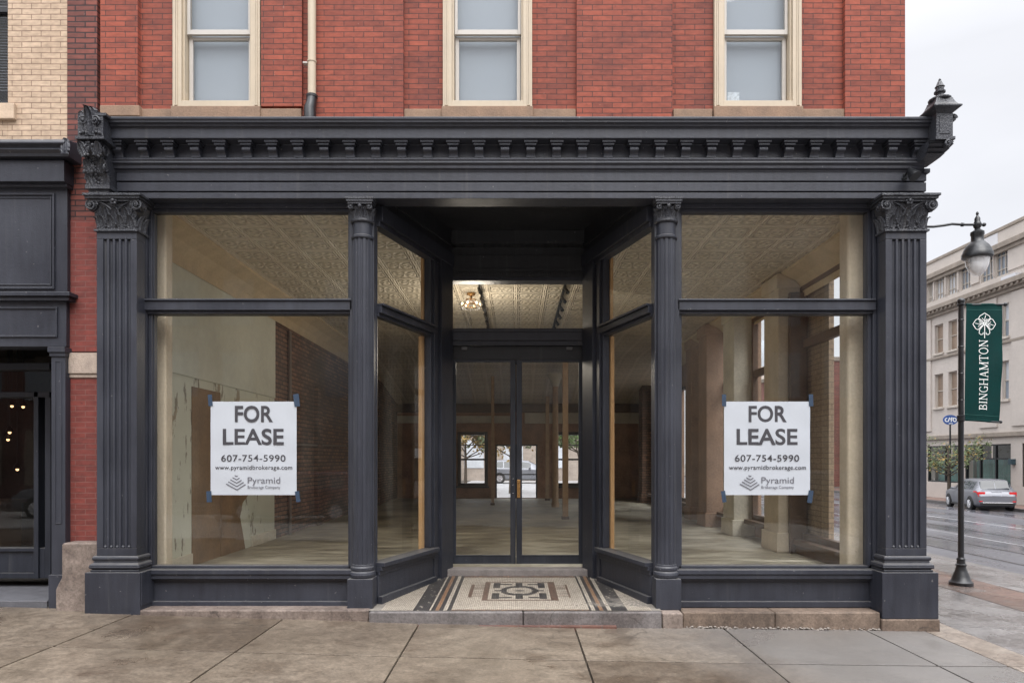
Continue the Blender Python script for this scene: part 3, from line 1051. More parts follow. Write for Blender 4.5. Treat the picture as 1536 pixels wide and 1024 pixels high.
# pilasters
def flute_poly(x0, x1, yf, yb, n, r, depth):
    pts = [(x0, yb), (x0, yf)]
    w = (x1 - x0)
    m = w * .13
    st = (w - 2 * m) / n
    for i in range(n):
        c = x0 + m + st * (i + .5)
        for k in range(7):
            a = PI * k / 6
            pts.append((c - r * math.cos(a), yf + depth * math.sin(a)))
    pts += [(x1, yf), (x1, yb)]
    return pts


def capital(mb, xa, xb, yf, z0, z1, nleaf=4, vr=.06):
    """leafy capital: bell between necking and abacus, volutes at the corners"""
    w = xb - xa
    h = z1 - z0
    mb.box(xa - .022, xb + .022, yf - .022, .06, z0, z0 + h * .055)
    n = 8
    for i in range(n):
        t0, t1 = i / n, (i + 1) / n
        e0, e1 = .035 * t0 ** 2, .035 * t1 ** 2
        za, zb_ = z0 + h * (.055 + .72 * t0), z0 + h * (.055 + .72 * t1)
        mb.add([(xa - e0, .05, za), (xb + e0, .05, za), (xb + e0, yf - e0, za), (xa - e0, yf - e0, za), (xa - e1, .05, zb_), (xb + e1, .05, zb_), (xb + e1, yf - e1, zb_), (xa - e1, yf - e1, zb_)],
               [(0, 4, 5, 1), (1, 5, 6, 2), (2, 6, 7, 3), (3, 7, 4, 0)])
    zb0 = z0 + h * .06
    for i in range(nleaf):
        x = xa + w * (i + .5) / nleaf
        mb.leaf(Matrix.Translation((x, yf, zb0)), w / nleaf * 1.1, h * .38, .32)
    for i in range(nleaf - 1):
        x = xa + w * (i + 1) / nleaf
        mb.leaf(Matrix.Translation((x, yf - .005, zb0 + h * .16)), w / nleaf * 1.1, h * .45, .30)
    for sx, xe in ((-1, xa), (1, xb)):
        d = abs(yf) + .03
        for i in range(2):
            y = yf + d * (i + .5) / 2
            mb.leaf(Matrix.Translation((xe, y, zb0)) @ Matrix.Rotation(sx * PI / 2, 4, 'Z'), d / 2 * 1.1, h * .42, .3)
        mb.scroll(Matrix.Translation((xe + sx * vr * .45, yf - .045, z0 + h * .70)) @ Matrix.Scale(-sx, 4, (1, 0, 0)), vr, 1.9, vr * .2)
        mb.scroll(Matrix.Translation((xe + sx * .05, yf + .02, z0 + h * .70)) @ Matrix.Rotation(sx * PI / 2, 4, 'Z') @ Matrix.Scale(sx, 4, (1, 0, 0)), vr * .9, 1.9, vr * .2)
        # caulicoli arms from the centre to the volutes
        pts = [(xa + w / 2 + sx * w * .5 * t, yf - .03 - .02 * t, z0 + h * (.50 + .30 * math.sin(t * PI * .55))) for t in [i / 8 for i in range(9)]]
        mb.tube(pts, [vr * .14] * 9, 6)
    cxm = xa + w / 2
    for k in range(6):
        a = k * PI / 3
        mb.ball((cxm + .028 * math.cos(a), yf - .055, z0 + h * .82 + .028 * math.sin(a)), .018, n=6)
    mb.ball((cxm, yf - .065, z0 + h * .82), .02, n=6)
    rr = random.Random(int(xa * 100))
    for k in range(46):
        mb.ball((rr.uniform(xa, xb), yf - rr.uniform(.005, .03), rr.uniform(zb0, z0 + h * .7)), rr.uniform(.006, .013), n=4)
    # abacus
    mb.box(xa - .055, xb + .055, yf - .06, .06, z0 + h * .80, z0 + h * .87)
    mb.box(xa - .075, xb + .075, yf - .08, .06, z0 + h * .87, z0 + h * .94)
    mb.box(xa - .090, xb + .090, yf - .095, .06, z0 + h * .94, z1)


for xa, xb, zg in ((-4.117, -3.725, -.05), (3.605, 4.006, .10)):
    yf = -.15
    q = MB()
    q.prism(flute_poly(xa, xb, yf, .06, 5, .019, .026), 'z', .775, 3.795)
    q.box(xa, xb, yf, .06, 3.797, 3.88)
    q.box(xa, xb, yf, .06, .70, .773)
    ca = (xa + xb) / 2
    st = (xb - xa) * .74 / 5
    for i in range(5):
        c = xa + (xb - xa) * .13 + st * (i + .5)
        q.ball((c, yf + .012, .785), .017, n=6)
    p = q.build('pilaster', slate, sf, bevel=.003)
    q = MB()
    capital(q, xa + .005, xb - .005, yf, 3.87, 4.214)
    q.build('capital', orn, p, smooth=35)
    q = MB()
    base = [(.0, .70), (-.02, .70), (-.03, .685), (-.03, .665), (-.018, .65), (-.022, .635), (-.045, .62), (-.05, .60), (-.05, .585), (-.03, .575), (-.03, .56), (.0, .56)]
    for (a, z0), (b, z1) in zip(base[1:], base[2:-1]):
        q.add([(xa + a, .06, z0), (xb - a, .06, z0), (xb - a, yf + a, z0), (xa + a, yf + a, z0), (xa + b, .06, z1), (xb - b, .06, z1), (xb - b, yf + b, z1), (xa + b, yf + b, z1)],
              [(0, 4, 5, 1), (1, 5, 6, 2), (2, 6, 7, 3), (3, 7, 4, 0), (0, 1, 2, 3), (7, 6, 5, 4)])
    q.box(xa - .04, xb + .04, yf - .04, .06, .548, .568)
    q.box(xa - .072, xb + .072, yf - .075, .06, zg, .547)
    if xa < 0:
        q.box(xa - .05, xb + .08, yf - .055, .06, .22, .5471)
    q.build('base', slate, p, bevel=.006)

# slim half columns either side of the entrance
for xa, xb in ((PX(525, 7.0), PX(561, 7.0)), (PX(982, 7.0), PX(1019, 7.0))):
    cx = (xa + xb) / 2 + (.006 if xa < 0 else -.01)
    q = MB()
    q.box(xa, xb, .0, .18, .16, 4.214)
    def fl(a, z): return 1 - .10 * max(0, math.sin(a * 12)) ** .5
    q.lathe([(.098, .60), (.098, 3.83)], cx, .005, 144, rf=fl)
    q.lathe([(.104, 3.83), (.112, 3.84), (.112, 3.858), (.10, 3.866), (.095, 3.87), (.095, 3.99)], cx, .005, 24)
    p = q.build('column', slate, sf, smooth=30)
    q = MB()
    q.lathe([(.11, 3.99), (.118, 4.0), (.118, 4.018), (.10, 4.025), (.10, 4.08), (.118, 4.14)], cx, .005, 24)
    for k in range(8):
        a = PI + k * PI / 7
        q.leaf(Matrix.Translation((cx, .005, 4.025)) @ Matrix.Rotation(a - 1.5 * PI, 4, 'Z') @ Matrix.Translation((0, -.095, 0)), .055, .075, .35, 3)
        q.leaf(Matrix.Translation((cx, .005, 4.06)) @ Matrix.Rotation(a - 1.5 * PI + .22, 4, 'Z') @ Matrix.Translation((0, -.10, 0)), .055, .08, .4, 3)
    for sx in (-1, 1):
        q.scroll(Matrix.Translation((cx + sx * .09, -.11, 4.125)) @ Matrix.Scale(-sx, 4, (1, 0, 0)), .03, 1.6, .008)
    q.ball((cx, -.13, 4.13), .02, n=6)
    q.box(cx - .12, cx + .12, -.135, .02, 4.15, 4.172)
    q.box(cx - .13, cx + .13, -.145, .02, 4.172, 4.195)
    q.box(cx - .138, cx + .138, -.152, .02, 4.195, 4.2145)
    q.build('capital', orn, p, smooth=35)
    q = MB()
    q.lathe([(.113, .465), (.122, .475), (.128, .50), (.122, .525), (.108, .535), (.115, .55), (.115, .57), (.104, .585), (.104, .602)], cx, .005, 24)
    q.box(cx - .125, cx + .125, -.125, .12, .165, .467)
    q.build('base', slate, p, bevel=.005)

# display windows
for side, xa, xb in (('l', PX(206, 7.02), PX(526, 7.02)), ('r', PX(1018, 7.02), PX(1328, 7.02))):
    ga, gb = (-3.685, -1.705) if side == 'l' else (1.655, 3.535)
    q = MB()
    # stepped jamb mouldings on the pilaster side, one slim stop on the column side
    if side == 'l':
        q.box(xa - .05, xa + .045, -.03, .17, .16, 4.215)
        q.box(xa + .046, xa + .085, .0, .17, .16, 4.215)
        q.box(xa + .086, ga - .035, .025, .17, .16, 4.215)
        fa, fb = ga - .034, gb + .03
    else:
        q.box(xb - .045, xb + .07, -.03, .17, .16, 4.215)
        q.box(xb - .085, xb - .046, .0, .17, .16, 4.215)
        q.box(gb + .035, xb - .086, .025, .17, .16, 4.215)
        fa, fb = ga - .03, gb + .034
    jam = q.build('window_jamb', slate, sf, bevel=.004)
    q = MB()
    q.box(fa, fb, .045, .165, 4.172, 4.216)
    q.box(fa, fb, .068, .165, 4.138, 4.171)
    for a, b in ((fa, ga), (gb, fb)):
        q.box(a, b, .06, .165, .545, 4.137)
        q.box(a + (.012 if a == fa else -.008), b + (.010 if a == fa else -.012), .085, .15, .57, 4.13)
    q.box(fa - .02, fb + .02, .0, .165, 3.135, 3.225)
    q.box(fa - .015, fb + .015, -.015, .165, 3.226, 3.246)
    q.box(fa, fb, .03, .165, 3.105, 3.134)
    q.box(fa, fb, .06, .165, .545, .572)
    w = q.build('display_window', slate, sf, bevel=.004, label='left display window with a middle rail' if side == 'l' else 'right display window with a middle rail')
    q = MB().add([(ga - .01, .118, .56), (gb + .01, .118, .56), (gb + .01, .118, 3.11), (ga - .01, .118, 3.11)], [(0, 1, 2, 3)])
    q.build('pane', glass, w)
    q = MB().add([(ga - .01, .118, 3.24), (gb + .01, .118, 3.24), (gb + .01, .118, 4.14), (ga - .01, .118, 4.14)], [(0, 1, 2, 3)])
    q.build('pane', glass, w)
    q = MB()
    q.box(fa - .05, fb + .05, -.045, .16, .50, .5445)
    q.box(fa - .04, fb + .04, -.03, .16, .452, .499)
    q.box(fa - .03, fb + .03, .03, .16, .165, .451)
    q.box(fa - .04, fb + .04, -.012, .16, .165, .225)
    q.box(fa - .035, fb + .035, .0, .16, .426, .4515)
    q.box(fa - .04, fa + .01, .0, .16, .226, .425)
    q.box(fb - .01, fb + .04, .0, .16, .226, .425)
    q.build('bulkhead', slate, sf, bevel=.004)

# angled side windows of the entrance
def bay(A, B, flip, label):
    L = (B - A).length
    d = (B - A) / L
    nrm = Vector((d.y, -d.x, 0)) if not flip else Vector((-d.y, d.x, 0))
    T = Matrix(((d.x, nrm.x, 0, A.x), (d.y, nrm.y, 0, A.y), (0, 0, 1, 0), (0, 0, 0, 1)))
    q = MB()
    q.T = T
    # local x along the bay, local y outwards (towards the entrance)
    gl0, gl1 = .025, L * .69
    q.box(.0, gl0, -.05, .012, .60, 4.14)
    q.box(gl1, gl1 + .06, -.05, .035, .60, 4.14)
    q.box(gl1 + .061, gl1 + .14, -.05, .055, .20, 4.16)
    q.box(gl1 + .141, gl1 + .22, -.05, .035, .20, 4.16)
    q.box(gl1 + .221, L, -.05, .075, .20, 4.16)
    q.box(.0, L, -.05, .09, 4.05, 4.20)
    q.box(.0, L, -.05, .055, 4.0, 4.049)
    q.box(gl0, gl1 + .06, -.05, .06, 3.13, 3.20)
    q.box(gl0, gl1 + .06, -.05, .085, 3.201, 3.225)
    q.box(gl0, gl1 + .06, -.05, .03, 3.095, 3.129)
    w = q.build('bay_window', slate, sf, bevel=.004, label=label)
    q = MB()
    q.T = T
    q.add([(gl0 - .01, -.01, .58), (gl1 + .01, -.01, .58), (gl1 + .01, -.01, 3.11), (gl0 - .01, -.01, 3.11)], [(0, 1, 2, 3)])
    q.build('pane', glass, w)
    q = MB()
    q.T = T
    q.add([(gl0 - .01, -.01, 3.19), (gl1 + .01, -.01, 3.19), (gl1 + .01, -.01, 4.01), (gl0 - .01, -.01, 4.01)], [(0, 1, 2, 3)])
    q.build('pane', glass, w)
    q = MB()
    q.T = T
    q.box(.0, gl1 + .09, -.06, .11, .555, .598)
    q.box(.0, gl1 + .075, -.06, .08, .515, .554)
    q.box(.0, gl1 + .06, -.06, .04, .16, .514)
    q.box(.0, gl1 + .07, -.06, .085, .16, .255)
    q.box(.0, gl1 + .06, -.06, .055, .47, .5141)
    q.build('bulkhead', slate, sf, bevel=.004)
    q = MB()
    q.T = T
    q.box(.0, L, -.06, .05, 4.201, 4.555)
    q.box(.0, L, -.06, .075, 4.30, 4.33)
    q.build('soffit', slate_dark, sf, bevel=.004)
    q = MB()
    q.T = T
    q.box(gl1 - (.03 if flip else .06), gl1 + .02, -.10, -.055, ZF, 3.09)
    q.box(gl1 - .02, gl1 + .06, -.09, -.055, 3.10, 4.25)
    q.build('stud', pine, w, bevel=.006)


bay(AL, BL, False, 'left angled window of the entrance')
bay(AR, BR, True, 'right angled window of the entrance')

# recess ceiling and fascia boards over the door
mb = MB()
mb.prism([(-1.46, .15), (1.42, .15), (.95, 1.95), (-.95, 1.95)], 'z', 4.52, 4.555)
mb.box(-1.45, 1.40, .10, .142, 4.30, 4.555)
mb.box(-.90, .91, 1.80, 1.99, 4.20, 4.519)
mb.box(-.90, .91, 1.775, 1.99, 4.03, 4.199)
mb.box(-.90, .91, 1.76, 1.99, 4.0, 4.029)
for k in range(58):
    x = -.86 + k * .03
    mb.box(x, x + .017, 1.765, 1.776, 3.955, 3.985)
mb.box(-.90, .91, 1.777, 1.99, 3.93, 3.999)
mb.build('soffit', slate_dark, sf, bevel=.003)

# entrance frame, transom light and doors
zd = 8.85
yd = 1.85
def dx(p): return PX(p, zd)
def dz(p): return PZ(p, zd)
mb = MB()
la, lb = BL.x - .03, dx(676)
ra, rb = dx(879), BR.x + .04
for a, b in ((la, lb), (rb, ra)):
    s = 1 if b > a else -1
    x0, x1 = min(a, b), max(a, b)
    mb.box(x0, x1, 1.80, 1.99, .24, 3.93)
    i0 = b - s * .04
    mb.box(min(b, i0), max(b, i0), 1.785, 1.8, .24, 3.93)
    i1 = b - s * .085
    mb.box(min(i1, i1 - s * .03), max(i1, i1 - s * .03), 1.775, 1.80, .24, 3.93)
mb.box(lb, ra, 1.79, 1.99, 3.885, 3.93)
mb.box(lb, ra, 1.81, 1.99, dz(404), 3.884)
mb.box(lb, ra, 1.80, 1.99, dz(511), dz(497))
mb.box(lb, ra, 1.775, 1.99, dz(499) + .002, dz(494))
mb.box(lb, ra, 1.83, 1.99, dz(518), dz(511) - .001)
mb.box(lb, lb + .012, 1.82, 1.95, dz(494), dz(404))
mb.box(ra - .02, ra, 1.82, 1.95, dz(494), dz(404))
fr = mb.build('door_frame', slate, sf, bevel=.004)
MB().add([(lb, 1.9, dz(496)), (ra, 1.9, dz(496)), (ra, 1.9, dz(402)), (lb, 1.9, dz(402))], [(0, 1, 2, 3)]).build('pane', glass, fr)
mb = MB()
for a in (692, 850):
    mb = MB().box(dx(a), dx(a + 9), 1.865, 1.894, dz(524), dz(519.5))
    mb.build('door_stop', plain('dull_steel', (.12, .12, .125), .5), fr, bevel=.003)
zd2 = 8.93
MB().box(lb, ra, 1.895, 1.99, dz(538), dz(518) - .001).build('door_head', slate_dark, fr, bevel=.004)  # dark strip: shade of the door recess put into the colour
for k, (a, b, g0, g1) in enumerate(((677, 773.5, 684, 765.5), (774.5, 878, 783, 868))):
    A, B, G0, G1 = (PX(p, zd2) for p in (a, b, g0, g1))
    z0, zg0, zg1, z1 = (PZ(p, zd2) for p in (847, 832, 543, 537))
    q = MB()
    q.box(A, G0, 1.91, 1.96, z0, z1)
    q.box(G1, B, 1.91, 1.96, z0, z1)
    q.box(G0, G1, 1.91, 1.96, z0, zg0)
    q.box(G0, G1, 1.91, 1.96, zg1, z1)
    q.box(G0 - .012, G1 + .012, 1.902, 1.909, z0 + .02, z0 + .03)
    q.box(G0 - .01, G1 + .01, 1.904, 1.9095, zg0 - .012, zg0 + .006)
    dr = q.build('door', navy, sf, bevel=.004, label='left door leaf' if k == 0 else 'right door leaf with a brass plate')
    MB().add([(G0, 1.935, zg0), (G1, 1.935, zg0), (G1, 1.935, zg1), (G0, 1.935, zg1)], [(0, 1, 2, 3)]).build('pane', glass, dr)
    q = MB()
    if k:
        q.box(PX(775.5, zd2), PX(780.5, zd2), 1.898, 1.9095, PZ(746, zd2), PZ(719, zd2))
        for zz in (724, 733, 741):
            q.ball((PX(778, zd2), 1.897, PZ(zz, zd2)), .009)
        q.build('handle', brass, dr, bevel=.002)
    else:
        for zz in (718, 727, 739):
            q.ball((PX(769.5, zd2), 1.908, PZ(zz, zd2)), .008)
        q.build('screw', chrome, dr, smooth=60)
mb = MB()
mb.box(dx(668), dx(887), 1.60, 2.0, .20, .292)
mb.build('threshold', stone_grey, sf, bevel=.008)

# step stones under the shopfront
def stone(name, label, polys, mat, cat='step', bevel=.012):
    q = MB()
    for x0, x1, y0, y1, z0, z1 in polys:
        q.box(x0, x1, y0, y1, z0, z1)
    return tag(q.build(name, mat, None, bevel=bevel, seg=3), label, cat)
zst = 6.8
stone('plinth_stone', 'long mottled pink stone plinth under the left display window', [(PX(200, zst) + .03, -1.44, -.22, .05, -.1, .182)], granite, 'plinth')
stone('entrance_step', 'worn grey stone step in two pieces below the entrance mosaic', [(-1.432, .053, -.26, .0, -.15, .176), (.059, 1.392, -.26, .0, -.15, .1745)], greystone, bevel=.016)
stone('plinth_stone', 'small chipped pale stone block under the right slim column', [(1.40, 1.60, -.25, .05, -.15, .163)], granite, 'plinth', bevel=.02)
stone('plinth_stone', 'long brown stone plinth under the right display window', [(1.607, 2.50, -.21, .05, -.2, .160), (2.504, 3.52, -.212, .05, -.2, .160)], brownstone, 'plinth')
stone('plinth_stone', 'square grey brown stone block under the right fluted pilaster', [(3.525, 4.085, -.24, .06, -.2, .098)], brownstone, 'plinth')
# crumbling mortar at the foot of the brown plinth
q = MB()
rr = random.Random(11)
for k in range(150):
    x = rr.uniform(1.62, 3.5)
    r = rr.uniform(.005, .017)
    q.ball((x, -.215 - rr.uniform(0, .02), g(x) + rr.uniform(0, .02)), r, n=4, sz=.6)
tag(q.build('mortar_rubble', plain('crumbled_mortar', (.24, .21, .185), .9, .3, 12, .6)), 'pale crumbled mortar along the foot of the brown stone plinth', 'rubble')['kind'] = 'stuff'
stone('brick_edging', 'flush strip of worn red brick along the foot of the grey step', [(-1.10, .95, -.31, -.262, -.2, .052)], brick('edging_brick', (.15, .075, .055), (.11, .06, .05), (.12, .10, .09), w=.2, h=.1), 'edging', bevel=.004)

# mosaic entrance floor, every tessera a small face
def mz(y): return .1795 + .030 * (max(y, 0) / 1.6)
def left_at(y): return AL.x + (BL.x - AL.x) * max(0, (y - .1) / 1.68) + (.07 if y > .1 else .1)
def right_at(y): return AR.x + (BR.x - AR.x) * max(0, (y - .1) / 1.68) - (.07 if y > .1 else .08)
def tess(x, y):
    cxm = .022
    ax = abs(x - cxm)
    if ax > 1.045:
        return 0
    if ax > 1.03: return 1
    if ax > .885: return 1 if rrm.random() > .03 else 0
    if ax > .865: return 0
    if ax > .825: return 1
    if ax > .785: return 2
    if ax > .735: return 1
    if ax > .705: return 0
    if ax > .675: return 1
    if y < -.165 or y > 1.55: return 3 if rrm.random() > .3 else 2
    if y < -.13: return 0
    if y > 1.515: return 3
    # centre panel
    yc = .74
    dy = abs(y - yc)
    if ax < .40 and dy < .50:
        if ax > .335 or dy > .46:
            return 3
        if ax > .31 or dy > .425: return 0
        if (.22 < ax < .29 and dy > .14) or (.32 < dy < .385 and .09 < ax < .29): return 1
        if ax < .045 and dy > .16: return 1
        ring = math.hypot(ax / .20, dy / .25)
        if .72 < ring < 1.05 and ax > .02: return 1
        if ring < .26: return 1 if int((x + y) * 60) % 2 else 0
        if dy < .03 and .2 < ax < .28: return 1
        return 0
    if .40 <= ax < .54 and dy < .34:
        if ax > .515: return 3
        return 3 if int((dy + .02) / .075) != int((dy - .002) / .075) else 0
    return 0
rrm = random.Random(5)
q = MB()
st = .0195
ny = int(1.86 / st)
for j in range(ny):
    y = -.21 + j * st
    a, b = left_at(y + .01), right_at(y + .01)
    i0, i1 = int(math.ceil(a / st)), int(math.floor(b / st))
    for i in range(i0, i1):
        x = i * st
        gp = .0016
        z = mz(y) + rrm.uniform(0, .0012)
        jx, jy = rrm.uniform(-.0008, .0008), rrm.uniform(-.0008, .0008)
        q.add([(x + gp + jx, y + gp + jy, z), (x + st - gp + jx, y + gp + jy, z), (x + st - gp + jx, y + st - gp + jy, z), (x + gp + jx, y + st - gp + jy, z)], [(0, 1, 2, 3)], tess(x + st / 2, y + st / 2))
mf = thing('mosaic_floor', 'small tile mosaic floor with a dark framed medallion before the glass doors', 'mosaic', (0, .8, .2))
q.build('tesserae', [tile_cream, tile_black, tile_rust, tile_brown], mf)
q = MB()
q.add([(-1.45, -.212, .1772), (1.40, -.212, .1772), (1.40, .2, mz(.2) - .003), (.92, 1.66, mz(1.66) - .003), (-.92, 1.66, mz(1.66) - .003), (-1.45, .2, mz(.2) - .003)], [(0, 1, 2, 3, 4, 5)])
q.build('grout_bed', grout, mf)

# ------------------------------------------------------------------ lettering
def text_outline(s, bold=0.0, spacing=1.0):
    cu = bpy.data.curves.new('t', 'FONT')
    cu.body = s
    cu.offset = bold
    cu.space_character = spacing
    cu.resolution_u = 5
    to = bpy.data.objects.new('t', cu)
    C.objects.link(to)
    bpy.context.view_layer.update()
    me = bpy.data.meshes.new_from_object(to.evaluated_get(bpy.context.evaluated_depsgraph_get()))
    vs = [tuple(v.co) for v in me.vertices]
    fs = [tuple(p.vertices) for p in me.polygons]
    bpy.data.objects.remove(to)
    bpy.data.curves.remove(cu)
    bpy.data.meshes.remove(me)
    return vs, fs


def text_fit(mb, s, x0, x1, z0, z1, y, bold=0.0, m=0, ref=None, spacing=1.0):
    """lettering stretched so that its extent fills x0..x1 and z0..z1 (z0..z1 = cap height; descenders hang below)"""
    vs, fs = text_outline(s, bold, spacing)
    rv, _ = text_outline(ref or s, bold)
    ax, bx = min(v[0] for v in vs), max(v[0] for v in vs)
    az, bz = min(v[1] for v in rv), max(v[1] for v in rv)
    sx, sz = (x1 - x0) / (bx - ax), (z1 - z0) / (bz - az)
    mb.add([(x0 + (v[0] - ax) * sx, y, z0 + (v[1] - az) * sz) for v in vs], fs, m)


def ribbon(mb, pts, w, P, m=0):
    """flat stroke of width w through 2D points; P maps (u, v) to 3D"""
    pts = [Vector(p) for p in pts]
    L, Rr = [], []
    for i, p in enumerate(pts):
        d = (pts[min(i + 1, len(pts) - 1)] - pts[max(i - 1, 0)]).normalized()
        n = Vector((-d.y, d.x)) * w / 2
        L.append(p + n)
        Rr.append(p - n)
    vs = [P(*q) for q in L] + [P(*q) for q in Rr]
    k = len(pts)
    mb.add(vs, [(i, i + 1, k + i + 1, k + i) for i in range(k - 1)], m)


# ------------------------------------------------------------------ lease posters
def poster(px0, px1, py0, py1, label, sd):
    rp = random.Random(sd)
    z = 7.106
    xa, xb, za, zb_ = PX(px0, z), PX(px1, z), PZ(py1, z), PZ(py0, z)
    t = thing('lease_sign', label, 'sign', ((xa + xb) / 2, .106, za), 'lease posters taped to the display windows')
    W, H = xb - xa, zb_ - za
    def U(u): return xa + W * u
    def V(v): return zb_ - H * v
    q = MB()
    def fn(u, v):
        bow = (.0045 * math.sin(u * 5 + v * 3 + sd) * math.sin(PI * u) + .003 * math.sin(v * 9 + u * 4 + sd * 2)) * .9
        return Vector((xa + W * u, .106 - abs(bow), za + H * v))
    q.grid(fn, 18, 18)
    q.build('paper', paper, t, smooth=60)
    y = .0995
    q = MB()
    q = MB()
    text_fit(q, 'FOR', U(.284), U(.727), V(.22), V(.046), y, .022, ref='F')
    q.build('lettering', ink, t)
    q = MB()
    text_fit(q, 'LEASE', U(.144), U(.853), V(.464), V(.292), y, .022, ref='E')
    q.build('lettering', ink, t)
    q = MB()
    text_fit(q, '607-754-5990', U(.125), U(.872), V(.642), V(.571), y, .010, 0, ref='7', spacing=1.06)
    q.build('lettering', ink, t)
    q = MB()
    text_fit(q, 'www.pyramidbrokerage.com', U(.054), U(.95), V(.728), V(.682), y, .008, 0, ref='b', spacing=1.06)
    q.build('lettering', ink, t)
    q = MB()
    text_fit(q, 'Pyramid', U(.433), U(.811), V(.875), V(.808), y, .0, 0, ref='P')
    q.build('lettering', ink_soft, t)
    q = MB()
    text_fit(q, 'Brokerage Company', U(.433), U(.811), V(.93), V(.90), y, .004, 0, ref='B')
    q.build('lettering', ink_soft, t)
    q = MB()
    # stepped pyramid of chevrons
    def P(u, v): return (U(u), y, V(v))
    for k in range(5):
        f = (k + .7) / 5
        cx = .300
        yl = .775 + .112 * f
        wl, wr = .125 * f, .115 * f
        dp = .068 * f
        ribbon(q, [(cx - wl, yl), (cx + .01 * f, yl + dp), (cx + wr, yl + .005)], .0115, P)
    q.build('logo', ink_soft, t)
    for u, v, a, big in ((.0, -.0, rp.uniform(-.15, .15), 1), (1.0, -.0, rp.uniform(-.15, .15), 1), (0.0, 1.0, rp.uniform(-.2, .2), 0), (1.0, 1.0, rp.uniform(-.2, .2), 1)):
        q = MB()
        hx, hz = rp.uniform(.021, .030), rp.uniform(.052, .068)
        c = (U(u) + (.006 if u else -.008) + rp.uniform(-.008, .008), V(v) + (.012 if v == 0 else -.016))
        q.T = Matrix.Translation((c[0], .0985, c[1])) @ Matrix.Rotation(a, 4, 'Y')
        q.box(-hx, hx, -.0012, 0, -hz, hz)
        q.build('tape', tape, t)
    return t


poster(316, 445, 602, 742, 'white FOR LEASE poster taped inside the display window left of the entrance', 4)
poster(1086, 1215, 602, 742, 'white FOR LEASE poster taped inside the display window right of the entrance', 9)

# ------------------------------------------------------------------ fittings on the front
t = thing('downpipe', 'cream painted downpipe on the brick upper front with a dark iron elbow', 'pipe', (PX(467, 6.96), .0, 4.95))
x = PX(467, 6.98)
q = MB()
q.tube([(x, .0, PZ(142, 6.98)), (x, .0, 9.0)], .040, 14)
q.tube([(x, .0, PZ(92, 6.98)), (x, .0, PZ(90, 6.98))], .046, 14)
q.build('pipe', wood_cream, t, smooth=40)
q = MB()
q.tube([(x - .012, -.02, 4.95), (x - .015, -.02, 5.14), (x - .005, -.01, 5.20), (x, .0, 5.27)], [.06, .058, .05, .05], 14)
q.tube([(x, .0, 5.255), (x, .0, 5.28)], .056, 14)
q.build('elbow', black_metal, t, smooth=40)
q = MB().box(x - .09, x - .03, -.01, .05, PZ(94, 6.98), PZ(91.5, 6.98))
q.build('bracket', wood_white, t, bevel=.003)

t = thing('floodlight', 'small dark floodlight fixed to the frieze near the right corner', 'floodlight', (PX(1366, 6.85), -.1, 4.40))
x = PX(1366, 6.8)
q = MB()
q.tube([(x, -.10, 4.43), (x + .0, -.15, 4.46), (x + .005, -.18, 4.45)], .010, 8)
q.box(x - .02, x + .02, -.112, -.099, 4.41, 4.45)
q.build('arm', black_metal, t, smooth=40)
q = MB()
q.tube([(x + .0, -.17, 4.47), (x + .015, -.20, 4.42), (x + .03, -.23, 4.375)], [.018, .045, .058], 12)
q.tube([(x - .055, -.16, 4.375), (x - .02, -.15, 4.385)], .014, 8)
q.build('head', black_metal, t, smooth=40)

# wall lamp on a bracket arm from the right pilaster
zl = 6.95
t = thing('wall_lamp', 'black street lamp with clear acorn globe on an arm from the right pilaster', 'lamp', (PX(1466, zl), -.05, PZ(412, zl)))
lx, ly = PX(1466, zl), -.05
def lz(p): return PZ(p, zl)
q = MB()
pts = [(1389, 340), (1400, 340), (1416, 338), (1428, 336), (1446, 337), (1462, 337), (1478, 337)]
q.tube([(PX(a, zl), ly, lz(b)) for a, b in pts], .013, 8)
q.ball((PX(1476, zl), ly, lz(337)), .02)
q.tube([(PX(1442, zl), ly, lz(337)), (PX(1445, zl), ly, lz(337))], .02, 8)
q.box(4.0, 4.055, -.075, -.02, lz(346), lz(334))
q.build('arm', black_metal, t, smooth=40)
q = MB()
pr = [(.001, 317), (.010, 318.5), (.014, 321), (.008, 323), (.016, 325), (.026, 328), (.026, 332), (.032, 334), (.040, 337), (.032, 341), (.022, 343), (.040, 346), (.060, 348), (.062, 352), (.055, 354), (.057, 362), (.075, 365), (.105, 370), (.125, 376), (.13, 379), (.138, 381), (.138, 386), (.118, 388)]
q.lathe([(r, lz(p)) for r, p in pr], lx, ly, 24)
q.build('hood', black_metal, t, smooth=40)
q = MB()
pr = [(.108, 386), (.106, 391), (.098, 398), (.080, 405), (.055, 410), (.03, 413), (.012, 414), (.001, 415)]
q.lathe([(r, lz(p)) for r, p in pr], lx, ly, 24)
gl = q.build('globe', glass_globe, t, smooth=60)
q = MB()
q.lathe([(.012, lz(386)), (.03, lz(388)), (.068, lz(394)), (.072, lz(399)), (.05, lz(406)), (.02, lz(410)), (.002, lz(411))], lx, ly, 16)
q.build('bulb', plain('frosted_bulb', (.88, .88, .88), .35, .02, 5, 0), gl, smooth=60)

